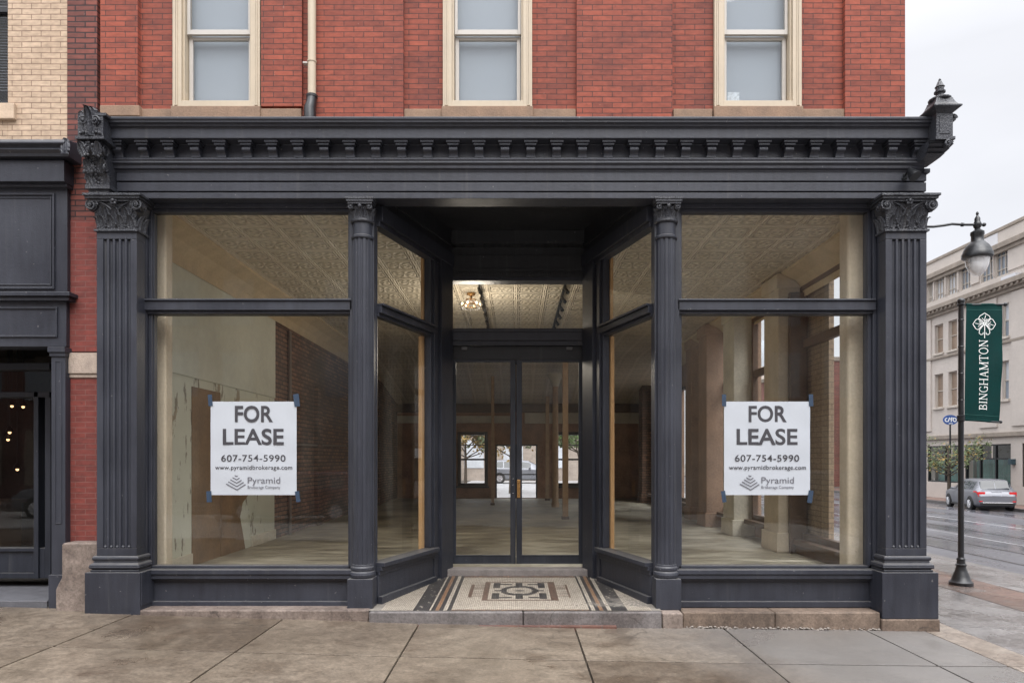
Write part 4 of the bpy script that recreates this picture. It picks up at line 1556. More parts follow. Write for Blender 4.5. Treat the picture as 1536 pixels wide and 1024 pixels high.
# banner pole and banner
zp = 9.72
bx, by = PX(1441.5, zp), zp - 7
gz = g(bx)
def bz(p): return PZ(p, zp)
t = thing('banner_pole', 'slim black street pole with flared base and ball top on the corner pavement', 'pole', (bx, by, gz))
q = MB()
q.lathe([(.038, gz + .38), (.034, bz(452))], bx, by, 18)
for p in (600, 560, 520, 480):
    q.lathe([(.036, bz(p + 1)), (.040, bz(p)), (.036, bz(p - 1))], bx, by, 18)
q.build('pole', black_metal, t, smooth=40)
q = MB()
q.lathe([(.15, gz - .02), (.15, gz + .045), (.135, gz + .06), (.125, gz + .07), (.105, gz + .13), (.08, gz + .19), (.062, gz + .25), (.062, gz + .27), (.07, gz + .275), (.07, gz + .29), (.055, gz + .30), (.05, gz + .345), (.056, gz + .35), (.056, gz + .365), (.04, gz + .385)], bx, by, 28)
q.build('base', black_metal, t, smooth=40)
q = MB()
q.lathe([(.036, bz(459)), (.05, bz(458)), (.05, bz(456)), (.04, bz(455)), (.05, bz(452)), (.046, bz(449.5)), (.025, bz(447.5)), (.001, bz(446.8))], bx, by, 16)
q.build('cap', black_metal, t, smooth=40)
q = MB()
q.tube([(bx, by, bz(457)), (PX(1507, zp), by, bz(456.5))], .014, 8)
q.ball((PX(1508, zp), by, bz(456.5)), .028)
q.build('banner_arm', black_metal, t, smooth=40)
q = MB()
q.tube([(bx, by, bz(629)), (PX(1500, zp), by, bz(633))], .012, 8)
q.ball((PX(1501, zp), by, bz(632.5)), .022)
q.lathe([(.036, bz(632)), (.05, bz(631)), (.05, bz(623)), (.036, bz(622))], bx, by, 14)
q.build('banner_arm', black_metal, t, smooth=40)

t = thing('banner', 'dark green cloth street banner with white flower emblem reading BINGHAMTON', 'banner', (PX(1474, zp), by, bz(633)))
def BP(u, v, off=0.0):
    """u across 0..1 from the pole, v down 0..1"""
    xl = 1448 + (-2) * v
    xr = 1503.5 - 4.5 * v
    px = xl + (xr - xl) * u
    py = 457 + (629 - 457) * v + 3.5 * v * u
    wv = .022 * math.sin(v * 5.0 + u * 2.2) * u + .012 * math.sin(u * 7 + v * 2) + .006 * math.sin(v * 16 + u * 3) * u
    return Vector((PX(px, zp), by - .02 + wv - off, PZ(py, zp)))
q = MB()
q.grid(lambda u, v: BP(u, v), 16, 40)
q.tube([BP(i / 12, .0, -.012) for i in range(13)], .019, 8)
q.tube([BP(i / 12, 1.0, -.012) for i in range(13)], .017, 8)
q.build('cloth', green_cloth, t, smooth=60)
q = MB()
ribbon(q, [(i / 12, .044) for i in range(13)], .004, lambda u, v: BP(u, v, .003))
ribbon(q, [(i / 12, .955) for i in range(13)], .004, lambda u, v: BP(u, v, .003))
q.build('hem_stitching', plain('hem_green', (.012, .085, .075), .8), t)
# flower emblem: four outlined petals, stem
q = MB()
ecx, ecy, er = .50, .170, .30
asp = (1503.5 - 1448) / 173.0
def EP(a, b): return BP(ecx + a * er, ecy + b * er * asp, .005)
for k in range(4):
    a0 = k * PI / 2
    def rot(x, y): return (x * math.cos(a0) - y * math.sin(a0), x * math.sin(a0) + y * math.cos(a0))
    petal = [(0.04, .05), (.26, .16), (.44, .38), (.55, .50), (.74, .40), (.92, .12), (1.0, 0), (.92, -.12), (.74, -.40), (.55, -.50), (.44, -.38), (.26, -.16), (.04, -.05)]
    if k == 1:
        petal = [(0.02, .05), (.2, .2), (.5, .42), (.80, .46), (.94, .32), (.90, .14), (.74, .12)]
        ribbon(q, [rot(*p) for p in petal], .062, EP)
        ribbon(q, [rot(p[0], -p[1]) for p in petal], .062, EP)
        ribbon(q, [rot(*p) for p in [(0, 0), (.6, 0), (1.25, 0)]], .062, EP)
    else:
        ribbon(q, [rot(*p) for p in petal], .062, EP)
        ribbon(q, [rot(.05, 0), rot(.5, .02), rot(.8, .1)], .05, EP)
        ribbon(q, [rot(.3, .0), rot(.55, -.22)], .045, EP)
        ribbon(q, [rot(.22, .0), rot(.48, .22)], .045, EP)
q.build('emblem', white_print, t)
# serif lettering running up the banner
GL = {
    'B': (.62, [('s', .12), ('l', [(.12, .97), (.36, .97), (.48, .90), (.50, .76), (.42, .58), (.30, .53), (.12, .53)], .6), ('l', [(.30, .53), (.48, .47), (.57, .30), (.52, .12), (.38, .03), (.12, .03)], .7)]),
    'I': (.34, [('s', .17)]),
    'N': (.80, [('t', .13), ('t', .67), ('l', [(.10, .98), (.67, .02)], 1)]),
    'G': (.74, [('l', [(.62, .80), (.54, .94), (.38, 1.0), (.20, .92), (.09, .72), (.07, .48), (.12, .22), (.26, .04), (.42, .0), (.56, .05), (.63, .12)], .75), ('l', [(.63, .0), (.63, .42)], .9), ('l', [(.46, .42), (.72, .42)], .5)]),
    'H': (.82, [('s', .14), ('s', .68), ('l', [(.14, .52), (.68, .52)], .5)]),
    'A': (.76, [('l', [(.12, .02), (.37, .98)], .55), ('l', [(.37, .98), (.64, .02)], 1), ('l', [(.22, .36), (.54, .36)], .5), ('f', .12), ('f', .64)]),
    'M': (.98, [('t', .13), ('s', .84), ('l', [(.13, .98), (.49, .05)], 1), ('l', [(.49, .05), (.84, .98)], .55)]),
    'T': (.70, [('s', .35), ('l', [(.04, .97), (.66, .97)], .55), ('l', [(.05, .97), (.04, .78)], .5), ('l', [(.65, .97), (.66, .78)], .5)]),
    'O': (.80, [('l', [(.40 + .33 * math.cos(a * PI / 9), .5 + .5 * math.sin(a * PI / 9)) for a in range(19)], .75)]),
}
q = MB()
total = sum(GL[c][0] for c in 'BINGHAMTON') + .07 * 9
vb, vt = .908, .305          # text runs from low to high
ub, ut = .590, .365          # baseline right of the caps: letters stand turned to the left
unit = (vb - vt) / total
pen = 0.0
sw = .095
for chn in 'BINGHAMTON':
    wd, strokes = GL[chn]
    def LP(a, b, pen=pen):
        return BP(ub + (ut - ub) * b, vb - unit * (pen + a), .005)
    for s in strokes:
        if s[0] in 'st':
            wdt = sw if s[0] == 's' else sw * .55
            ribbon(q, [(s[1], .0), (s[1], 1.0)], wdt, LP)
            for e in (.025, .975):
                if chn == 'N' and s[1] > .5 and e < .5:
                    continue
                ribbon(q, [(s[1] - .13, e), (s[1] + .13, e)], .06, LP)
        elif s[0] == 'f':
            ribbon(q, [(s[1] - .12, .025), (s[1] + .12, .025)], .06, LP)
        else:
            ribbon(q, s[1], sw * s[2] + .012, LP)
    pen += wd + .07
q.build('lettering', white_print, t)

# ------------------------------------------------------------------ neighbour on the left
nb = thing('neighbour_building', 'tan brick building with dark painted shopfront left of the red brick pier', 'building', (-6.5, 4, 0))
NX = -9.2
q = MB()
q.box(NX, -6.3, .06, .40, 4.6, 9.0)
q.box(-5.14, -4.54, .06, .40, 4.6, 9.0)
q.box(-6.3, -5.14, .06, .40, 4.6, 5.10)
q.box(-6.3, -5.14, .06, .40, 7.3, 9.0)
q.box(NX, -4.54, .41, 8.0, 8.7, 8.95)
q.box(NX - .2, NX, .06, 8.0, 0, 9.0)
q.box(NX, -4.54, 7.8, 8.0, 0, 8.7)
q.build('wall', brick_tan, nb, bevel=.004)
q = MB()
q.box(-6.32, -5.05, .02, .30, PZ(178, 7.02), PZ(154, 7.02))
q.build('window_sill', plain('pale_sill', (.52, .40, .29), .8, .2, 7, .4), nb, bevel=.008)
q = MB()
q.frame(-6.3, -5.141, 5.24, 7.3, .05, .13, .22)
q.box(-6.25, -5.19, .14, .20, 6.2, 6.26)
w = q.build('window', black_metal, nb, bevel=.004)
q = MB().add([(-6.26, .18, 5.28), (-5.17, .18, 5.28), (-5.17, .18, 7.26), (-6.26, .18, 7.26)], [(0, 1, 2, 3)])
q.build('pane', glass_clean, w)
q = MB()
for k in range(62):
    z = 5.45 + k * .029
    q.add([(-6.25, .235, z), (-5.19, .235, z), (-5.19, .255, z + .018), (-6.25, .255, z + .018)], [(0, 1, 2, 3)])
q.build('blind', plain('grey_slat_blind', (.13, .13, .14), .5, .1, 6, 0), w)
nz = 6.9
def n_z(p, z=nz): return PZ(p, z)
q = MB()
q.prism([(.2, n_z(205, 7)), (-.07, n_z(211)), (-.20, n_z(216)), (-.22, n_z(221)), (-.22, n_z(223)), (-.18, n_z(226)), (-.19, n_z(230)), (-.16, n_z(234)), (-.15, n_z(238)), (.0, n_z(238)), (.2, n_z(238))], 'x', NX, PX(98, 6.8))
q.leaf(Matrix.Translation((PX(92, 6.75), -.20, n_z(238))), .10, .17, -.15)
q.box(NX, PX(96, 6.9), -.10, .2, n_z(272), n_z(240))
q.box(NX, PX(100, 6.95), -.05, .2, n_z(277), n_z(272) - .002)
q.build('cornice', slate, nb, bevel=.006)
q = MB()
xr = PX(99, 6.98)
q.box(NX, xr, .0, .2, n_z(452, 7), n_z(278, 7))
q.frame(NX + 1.0, xr - .12, n_z(437, 7) + .02, n_z(290, 7), .022, -.018, .0)
q.frame(NX + 1.05, xr - .155, n_z(431, 7) + .02, n_z(296, 7), .012, -.01, .0)
q.box(NX, PX(103, 6.9), -.09, .2, n_z(443, 6.9), n_z(437, 6.9))
q.box(NX, PX(101, 6.92), -.06, .2, n_z(449, 6.9), n_z(443, 6.9) - .002)
q.box(NX, PX(98, 6.98), -.006, .2, n_z(520, 7), n_z(452, 7) - .002)
q.frame(NX + 1.0, xr - .09, n_z(506, 7), n_z(461, 7), .018, -.022, -.006)
q.build('fascia', slate, nb, bevel=.005)
q = MB()
q.box(PX(75, 6.95), PX(96, 6.95), -.03, .9, .06, n_z(534, 6.95))
q.box(PX(72, 6.95), PX(98, 6.95), -.06, .9, n_z(528, 6.95), n_z(520, 6.95) - .002)
q.box(PX(73.5, 6.95), PX(97, 6.95), -.045, .9, n_z(534, 6.95), n_z(528, 6.95) - .001)
q.box(PX(72, 6.95), PX(97.5, 6.95), -.045, .9, .07, n_z(862, 6.95))
q.frame(PX(80, 6.95), PX(91, 6.95), 1.0, n_z(540, 6.95), .012, -.036, -.03)
q.build('pilaster', slate, nb, bevel=.004)
# recessed dark doors
dz_ = 7.75
q = MB()
def nx(p): return PX(p, dz_)
def nz2(p): return PZ(p, dz_)
xR = PX(74, 7.7)
q.box(NX, xR, .70, .85, nz2(596), nz2(588))
q.box(NX, xR, .70, .85, nz2(555), nz2(545))
q.box(nx(55), nx(62), .70, .85, nz2(866), nz2(588))
q.box(nx(70), xR, .72, .85, nz2(866), nz2(588))
q.box(NX, nx(55), .71, .85, nz2(866), nz2(858))
q.box(NX, nx(55), .71, .85, nz2(826), nz2(821))
q.box(nx(62), nx(70), .72, .85, nz2(866), nz2(821))
q.box(NX, nx(55), .74, .85, nz2(858), nz2(826))
q.box(-6.6, -6.5, .70, .85, nz2(866), nz2(588))
q.box(NX, xR, .15, .9, 3.02, 3.2)
fr = q.build('door_frame', navy, nb, bevel=.004)
q = MB().add([(NX, .80, nz2(821)), (xR, .80, nz2(821)), (xR, .80, 3.1), (NX, .80, 3.1)], [(0, 1, 2, 3)])
q.build('pane', glass_clean, fr)
q = MB()
q.box(NX, -4.69, -.02, .95, -.2, .235)
q.build('threshold', tread, nb, bevel=.008)
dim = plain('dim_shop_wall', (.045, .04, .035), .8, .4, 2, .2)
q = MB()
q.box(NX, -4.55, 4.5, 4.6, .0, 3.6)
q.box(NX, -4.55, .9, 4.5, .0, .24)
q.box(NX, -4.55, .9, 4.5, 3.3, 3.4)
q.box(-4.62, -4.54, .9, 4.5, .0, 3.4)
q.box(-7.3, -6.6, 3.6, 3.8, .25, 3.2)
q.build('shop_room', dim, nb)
q = MB()
q.box(-7.8, -6.8, 2.2, 2.6, .25, 1.05)
q.box(-7.85, -6.75, 2.15, 2.65, 1.05, 1.1)
q.build('counter', plain('brown_counter', (.12, .07, .04), .5), nb)
for i, (xx, yy, zz) in enumerate(((-7.22, 3.0, 2.40), (-7.06, 3.0, 2.39), (-7.18, 2.9, 2.02), (-7.0, 2.8, 1.50), (-7.24, 2.95, 1.92))):
    t2 = thing('pendant_lamp', ['small lit pendant at far left behind the neighbouring door glass', 'small lit pendant beside the leftmost one behind the door glass', 'lit pendant hanging midway down behind the neighbouring door glass', 'lowest lit pendant nearest the dark door frame behind the glass', 'lit pendant hanging just below the midway one at far left'][i], 'lamp', (xx, yy, zz), 'pendants in the neighbouring shop')
    q = MB()
    q.tube([(xx, yy, zz + .04), (xx, yy, 3.3)], .006, 6)
    q.lathe([(.05, zz + .01), (.04, zz + .05), (.015, zz + .09)], xx, yy, 12)
    q.build('shade', black_metal, t2, smooth=40)
    q = MB().ball((xx, yy, zz), .02)
    q.build('bulb', lit_spot, t2, smooth=60)

# ------------------------------------------------------------------ across the side street
of = thing('office_building', 'pale limestone office building of four storeys across the side street', 'building', (25.5, 36, -.7))
OX, OZ0 = 25.5, -.7
Y0, Y1 = 22.0, 47.0
def oz(p, at=1389.0): return EYE + (690 - p) * (OX * F / (at - 776)) / F
def oy(p): return OX * F / (p - 776) - 7
roof_z = oz(401)
c2 = oz(463) - .36
# bays of windows measured along the street
top = [(1392, 1400), (1403.5, 1417), (1421, 1435.5), (1440.5, 1456), (1471, 1489.5), (1493, 1512)]
lowr = [(1402, 1414.5), (1422.5, 1435.5), (1451, 1465), (1502.5, 1513)]
opens = []
def add_row(rows, z0, z1):
    for a, b in rows:
        opens.append((oy(b), oy(a), z0, z1))
def spread(row):
    ys = [(oy(b), oy(a)) for a, b in row]
    return ys
t_rows = spread(top) + [(24.9 + k * 1.45, 25.85 + k * 1.45) for k in range(2)] + [(40.0 + k * 1.45, 41.0 + k * 1.45) for k in range(4)]
l_rows = spread(lowr) + [(24.0, 24.8), (26.0, 26.8), (37.3, 38.2), (40.3, 41.1), (42.0, 42.8), (44.3, 45.1)]
zt0, zt1 = oz(372 + 76, 1389) , oz(425)
zt0, zt1 = 11.28, 12.75
z30, z31 = EYE + (690 - 532) * (oy(1407) + 7) / F, EYE + (690 - 489) * (oy(1407) + 7) / F
z20, z21 = EYE + (690 - 613) * (oy(1408) + 7) / F, EYE + (690 - 563) * (oy(1408) + 7) / F
zs1 = EYE + (690 - 671) * (oy(1391) + 7) / F
shops = [(oy(1516), oy(1447)), (oy(1443), oy(1391)), (oy(1390) + .8, 46.0), (22.6, oy(1533))]
def wall_band(q, z0, z1, ops, zo0, zo1):
    """wall strip with openings zo0..zo1"""
    ops = sorted(ops)
    if zo0 > z0: q.box(OX, OX + .5, Y0, Y1, z0, zo0)
    if z1 > zo1: q.box(OX, OX + .5, Y0, Y1, zo1, z1)
    y = Y0
    for a, b in ops:
        if a > y: q.box(OX, OX + .5, y, a, zo0, zo1)
        y = max(y, b)
    if Y1 > y: q.box(OX, OX + .5, y, Y1, zo0, zo1)
q = MB()
wall_band(q, OZ0, zs1 + .35, shops, .25, zs1)
wall_band(q, zs1 + .35, z21 + .55, l_rows, z20, z21)
wall_band(q, z21 + .55, c2 - .5, l_rows, z30, z31)
wall_band(q, c2 - .5, roof_z, t_rows, zt0, zt1)
q.box(OX + .5, OX + 14, Y0, Y0 + .4, OZ0, roof_z)
q.box(OX + .5, OX + 14, Y1 - .4, Y1, OZ0, roof_z)
q.box(OX + .5, OX + 14, Y0 + .4, Y1 - .4, roof_z - .4, roof_z - .1)
for a, b in zip([Y0] + [e[1] for e in sorted(t_rows)], [e[0] for e in sorted(t_rows)] + [Y1]):
    if b - a > .18:
        q.box(OX - .07, OX, a + .06, b - .06, zt0 + .1, zt1 + .12)
ll = sorted(l_rows)
for a, b in zip([Y0] + [e[1] for e in ll], [e[0] for e in ll] + [Y1]):
    if b - a > 1.2:
        q.box(OX - .08, OX, a + .3, b - .3, zs1 + .9, c2 - .52)
q.build('wall', limestone, of, bevel=.01)
q = MB()
q.box(OX - .45, OX, Y0, Y1, c2 - .12, c2 + .14)
q.box(OX - .30, OX, Y0, Y1, c2 - .28, c2 - .121)
q.box(OX - .16, OX, Y0, Y1, c2 - .46, c2 - .281)
k = Y0 + .2
while k < Y1:
    q.box(OX - .40, OX - .301, k, k + .16, c2 - .24, c2 - .121)
    k += .42
q.box(OX - .30, OX + .02, Y0, Y1, roof_z - 1.0, roof_z - .72)
q.box(OX - .18, OX, Y0, Y1, roof_z - 1.2, roof_z - 1.001)
q.box(OX - .06, OX + .6, Y0, Y1, roof_z, roof_z + .18)
q.box(OX - .14, OX, Y0, Y1, zs1 + .38, zs1 + .62)
q.box(OX - .10, OX, Y0, Y1, z21 + .9, z21 + 1.05)
q.build('cornice', limestone_dark, of, bevel=.02)
q = MB()
q.box(OX - .03, OX + .02, oy(1497), oy(1452), roof_z - .66, roof_z - .04)
q.build('snow_patch', plain('white_flashing', (.62, .62, .64), .6, .05, 3, .2), of)
q = MB().box(OX - .44, OX - .05, oy(1536), oy(1514), c2 + .145, c2 + .30)
q.build('snow_patch', plain('white_ledge_flashing', (.62, .62, .64), .6, .05, 3, .2), of)
win_glass = plain('office_window_glass', (.22, .25, .29), .08, .2, .6, 0)
win_dark = plain('brown_office_blind', (.26, .19, .14), .35, .3, 1.2, 0)
win_pale = plain('pale_office_blind', (.50, .52, .55), .35, .15, 1.2, 0)
fr_m = plain('office_window_frame', (.50, .45, .39), .6, .1, 5, 0)
for i, (a, b) in enumerate(t_rows):
    q = MB()
    q.T = Matrix(((0, 1, 0, 0), (1, 0, 0, 0), (0, 0, 1, 0), (0, 0, 0, 1)))
    q.frame(a, b, zt0, zt1, .05, OX + .06, OX + .16)
    for f in (1 / 3, 2 / 3):
        q.box(a + (b - a) * f - .018, a + (b - a) * f + .018, OX + .08, OX + .14, zt0 + .05, zt1 - .05)
    for f in (.24, .72):
        q.box(a + .05, b - .05, OX + .085, OX + .135, zt0 + (zt1 - zt0) * f - .018, zt0 + (zt1 - zt0) * f + .018)
    w = q.build('window', fr_m, of)
    q = MB().box(OX + .145, OX + .155, a + .04, b - .04, zt0 + .04, zt1 - .04)
    q.build('pane', win_glass if i in (3, 4, 5) else win_pale, w)
for zz0, zz1, r in ((z30, z31, 3), (z20, z21, 2)):
    for i, (a, b) in enumerate(l_rows):
        q = MB()
        q.T = Matrix(((0, 1, 0, 0), (1, 0, 0, 0), (0, 0, 1, 0), (0, 0, 0, 1)))
        q.frame(a, b, zz0, zz1, .05, OX + .14, OX + .24)
        q.box(a + .05, b - .05, OX + .15, OX + .23, (zz0 + zz1) / 2 - .025, (zz0 + zz1) / 2 + .025)
        q.box(a - .1, b + .1, OX - .10, OX + .14, zz0 - .12, zz0 - .002)
        w = q.build('window', fr_m, of, bevel=.01)
        q = MB().box(OX + .2, OX + .21, a + .04, b - .04, zz0 + .04, zz1 - .04)
        q.build('pane', win_pale if i == 3 else win_dark, w)
        if i == 3:
            q = MB().box(OX + .19, OX + .198, a + .05, b - .05, zz0 + .05, (zz0 + zz1) / 2 - .03)
            q.build('lower_pane', win_glass, w)
teal = plain('teal_curtain', (.06, .16, .145), .5, .35, 2.0, .1)
for i, (a, b) in enumerate(shops):
    q = MB()
    q.T = Matrix(((0, 1, 0, 0), (1, 0, 0, 0), (0, 0, 1, 0), (0, 0, 0, 1)))
    q.frame(a, b, .25, zs1, .08, OX + .05, OX + .2)
    n = 3 if i == 0 else 2
    for k in range(1, n):
        yy = a + (b - a) * k / n
        q.box(yy - .04, yy + .04, OX + .06, OX + .19, .33, zs1 - .08)
    q.box(a + .08, b - .08, OX + .07, OX + .18, zs1 - .82, zs1 - .74)
    w = q.build('shop_window', black_metal, of)
    q = MB().add([(OX + .12, a + .05, .3), (OX + .12, b - .05, .3), (OX + .12, b - .05, zs1 - .05), (OX + .12, a + .05, zs1 - .05)], [(0, 1, 2, 3)])
    q.build('pane', glass_clean, w)
    q = MB()
    q.grid(lambda u, v: Vector((OX + .7 + .05 * math.sin(u * 60), a + (b - a) * u, .1 + (zs1 - .9) * v)), 90, 1)
    q.build('curtain', teal, w)
    q = MB()
    q.box(OX + 1.6, OX + 1.7, a, b, .0, zs1 + .1)
    q.build('back_panel', plain('shop_back_panel', (.16, .17, .16), .7, .3, 1.2, 0), w)
q = MB()
q.box(OX - .25, OX, oy(1524), oy(1518.5), EYE + (690 - 698) * .036, EYE + (690 - 690) * .036)
tag(q.build('wall_box', plain('dark_teal_box', (.03, .06, .075), .4), None, bevel=.02), 'small dark teal box on the limestone wall right of the teal shop window', 'box')

# brick row further up the street
rb_ = thing('row_building', 'red brick building with teal shopfront far up the side street', 'building', (26, 60, -.6))
q = MB()
RX = 25.8
q.box(RX, RX + 12, 50.0, 78.0, 3.4, 9.6)
for k in range(9):
    q.box(RX, RX + .5, 50 + k * 3.4, 50.6 + k * 3.4, -.6, 3.4)
q.build('wall', brick('far_brick', (.30, .11, .085), (.22, .09, .075), (.3, .24, .2), w=.4, h=.14), rb_)
q = MB()
q.box(RX - .3, RX + 12, 49.9, 78.1, 9.6, 9.95)
q.box(RX - .2, RX, 50, 78, 3.2, 3.7)
q.build('cornice', limestone_dark, rb_, bevel=.02)
for k in range(8):
    for zz in (4.3, 7.0):
        q = MB()
        y = 51.0 + k * 3.4
        q.box(RX - .03, RX + .05, y, y + 1.3, zz, zz + 1.8)
        w = q.build('window', win_pale, rb_)
        q = MB().box(RX - .06, RX - .03, y - .1, y + 1.4, zz + .86, zz + .94)
        q.build('frame', fr_m, w)
    q = MB()
    q.box(RX + .15, RX + .3, 50.6 + k * 3.4, 53.4 + k * 3.4, -.5, 3.2)
    q.build('shop_window', teal, rb_)
dm = thing('domed_tower', 'pale grey tower with a small dome rising beyond the brick row', 'tower', (30, 84, -.6))
q = MB()
q.box(27.5, 36, 80, 90, -.6, 12.6)
q.box(27.2, 36.3, 79.7, 90.3, 12.6, 13.1)
q.build('wall', limestone, dm)
q = MB()
q.lathe([(3.2, 13.1), (3.1, 14.2), (2.6, 15.5), (1.7, 16.6), (.5, 17.3), (.3, 17.5), (.25, 18.2), (.02, 18.5)], 31.5, 85, 20)
q.build('dome', plain('dome_lead', (.30, .33, .36), .6), dm, smooth=40)


# cars ----------------------------------------------------------------
def make_car(label, body_m, loc, rotz, group=None):
    t = thing('parked_car', label, 'car', (0, 0, 0), group)
    def lerp(tab, y):
        for (y0, *a), (y1, *b) in zip(tab, tab[1:]):
            if y <= y1:
                f = (y - y0) / (y1 - y0)
                f = max(0, min(1, f))
                return [p + (r - p) * f for p, r in zip(a, b)]
        return list(tab[-1][1:])
    # y, ztop, zbelt, w, wroof, zbot
    tab = [(0, .72, .70, .72, .60, .34), (.03, .80, .76, .78, .62, .27), (.08, .93, .88, .82, .62, .24), (.16, .99, .955, .835, .60, .22), (.22, 1.05, .96, .845, .60, .20), (.33, 1.25, .96, .862, .61, .20), (.42, 1.41, .955, .868, .60, .20), (.50, 1.455, .955, .870, .595, .20), (.70, 1.475, .95, .876, .59, .20), (1.2, 1.495, .94, .885, .585, .19), (2.1, 1.485, .92, .89, .585, .19), (2.6, 1.43, .915, .89, .57, .19), (3.0, 1.24, .91, .888, .58, .19), (3.35, 1.02, .905, .88, .62, .19), (3.5, .985, .90, .875, .66, .19), (4.0, .88, .83, .83, .66, .2), (4.28, .74, .70, .74, .6, .22), (4.4, .56, .54, .60, .48, .28)]
    def ring(y, k):
        zt, zb, w, wr, z0 = lerp(tab, y)
        zb = min(zb, zt - .02)
        pts = [(0, z0), (w * .86, z0), (w * .975, z0 + .10), (w * 1.0, z0 + (zb - z0) * .55), (w * .985, zb - .06), (w * .965, zb), (wr + (w * .965 - wr) * .12, zt - (zt - zb) * .16), (wr - .05, zt - .012), (wr * .55, zt + .004), (0, zt + .008)]
        i = min(int(k), len(pts) - 2)
        f = k - i
        return (pts[i][0] + (pts[i + 1][0] - pts[i][0]) * f, pts[i][1] + (pts[i + 1][1] - pts[i][1]) * f)
    ys = sorted(set([r[0] for r in tab] + [i * .11 for i in range(41)]))
    q = MB()
    for s in (-1, 1):
        n = 28
        vs = []
        for y in ys:
            for j in range(n + 1):
                x, z = ring(y, 9 * j / n)
                vs.append((s * x, y, z))
        fs = [(i * (n + 1) + j, i * (n + 1) + j + 1, (i + 1) * (n + 1) + j + 1, (i + 1) * (n + 1) + j) for i in range(len(ys) - 1) for j in range(n)]
        q.add(vs, fs)
        for y in (0, 4.4):
            i = 0 if y == 0 else len(ys) - 1
            q.add([vs[i * (n + 1) + j] for j in range(n + 1)], [tuple(range(n + 1))])
    q.build('body', body_m, t, smooth=35)
    def patch(y0, y1, k0, k1, side, off=.008, ny=6, nk=6, shear=0):
        m = MB()
        def fn(u, v):
            k = k0 + (k1 - k0) * v
            y = y0 + (y1 - y0) * u + shear * v * (1 if u < .5 else 1)
            x, z = ring(y, k)
            return Vector((side * (x + off), y, z + (off if k > 6.3 else 0)))
        m.grid(fn, ny, nk)
        return m
    for s in (-1, 1):
        for a, b in ((.60, 1.0), (1.06, 1.80), (1.88, 2.75)):
            patch(a, b, 5.12, 5.94, s, .006).build('side_window', car_glass, t, smooth=60)
    m = MB()
    for s in (-1, 1):
        p = patch(.19, .425, 7.02, 9, s, .012)
        m.add(p.v, p.f)
        # lower corners of the tailgate glass
        p = patch(.22, .415, 6.3, 7.02, s, .012)
        m.add(p.v, p.f)
    m.build('rear_window', car_glass, t, smooth=60)
    m = MB()
    for s in (-1, 1):
        p = patch(2.66, 3.32, 7.02, 9, s, .010)
        m.add(p.v, p.f)
    m.build('windscreen', car_glass, t, smooth=60)
    for s in (-1, 1):
        m = patch(.02, .42, 3.95, 4.75, s, .014, 8, 5)
        m.box(min(s * .50, s * .80), max(s * .50, s * .80), .035, .16, .80, .91)
        m.build('tail_light', red_lens, t, smooth=40)
        m = MB().box(min(s * .62, s * .76), max(s * .62, s * .76), -.006, .1, .45, .50)
        m.build('reflector', red_lens, t)
    m = MB()
    m.box(-.70, .70, -.012, .2, .27, .40)
    m.box(-.885, -.86, .9, 3.2, .20, .27)
    m.box(.86, .885, .9, 3.2, .20, .27)
    m.build('lower_trim', track_black, t, bevel=.01)
    m = MB().box(-.62, .62, -.018, .1, .395, .42)
    m.build('chrome_strip', chrome, t, bevel=.006)
    m = MB().box(-.19, .19, .0, .1, .70, .79)
    m.box(-.22, .22, .045, .12, .90, .93)
    m.build('number_plate', plain('number_plate', (.42, .44, .48), .4, .1, 30, 0), t, bevel=.006)
    for s in (-1, 1):
        m = MB().box(min(s * .88, s * 1.03), max(s * .88, s * 1.03), 2.62, 2.76, .93, 1.05)
        m.build('wing_mirror', body_m, t, bevel=.03)
        for y in (.78, 3.46):
            m = MB()
            m.T = Matrix.Translation((s * .80, y, .315)) @ Matrix.Rotation(PI / 2, 4, 'Y')
            m.lathe([(.20, -.11), (.30, -.105), (.315, -.07), (.315, .07), (.30, .105), (.20, .11)], 0, 0, 28)
            w = m.build('wheel', rubber, t, smooth=40)
            m = MB()
            m.T = Matrix.Translation((s * .80, y, .315)) @ Matrix.Rotation(PI / 2, 4, 'Y')
            m.lathe([(.05, s * .085), (.19, s * .09), (.205, s * .118)] if s > 0 else [(.205, s * .118), (.19, s * .09), (.05, s * .085)], 0, 0, 24)
            for k in range(5):
                a = k * 2 * PI / 5
                m.tube([(.03 * math.cos(a), .03 * math.sin(a), s * .10), (.19 * math.cos(a), .19 * math.sin(a), s * .112)], .022, 6)
            m.build('rim', chrome, w, smooth=40)
            m = MB()
            m.T = Matrix.Translation((s * .872, y, .33)) @ Matrix.Rotation(PI / 2, 4, 'Y')
            m.lathe([(.36, -.012), (.36, .012)], 0, 0, 28)
            m.build('wheel_arch', track_black, t)
    t.location = loc
    t.rotation_euler = (0, 0, rotz)
    return t


make_car('silver grey estate car parked at the far kerb of the side street', car_grey, (22.3, 25.5, rz(22.35) + .01), R(-13))
make_car('grey car parked on the pale street seen through the rear doorway', car_grey, (-1.9, 38.0, .10), R(-90))


make_car('black car parked across the front street behind the viewer, nearest the corner', car_dark, (10.5, -14.0, -.20), R(90))
make_car('dark red car parked across the front street behind the viewer', car_red, (-4.5, -14.0, -.20), R(90))
make_car('pale grey car parked across the front street behind the viewer', car_grey, (-11.5, -14.0, -.20), R(90))


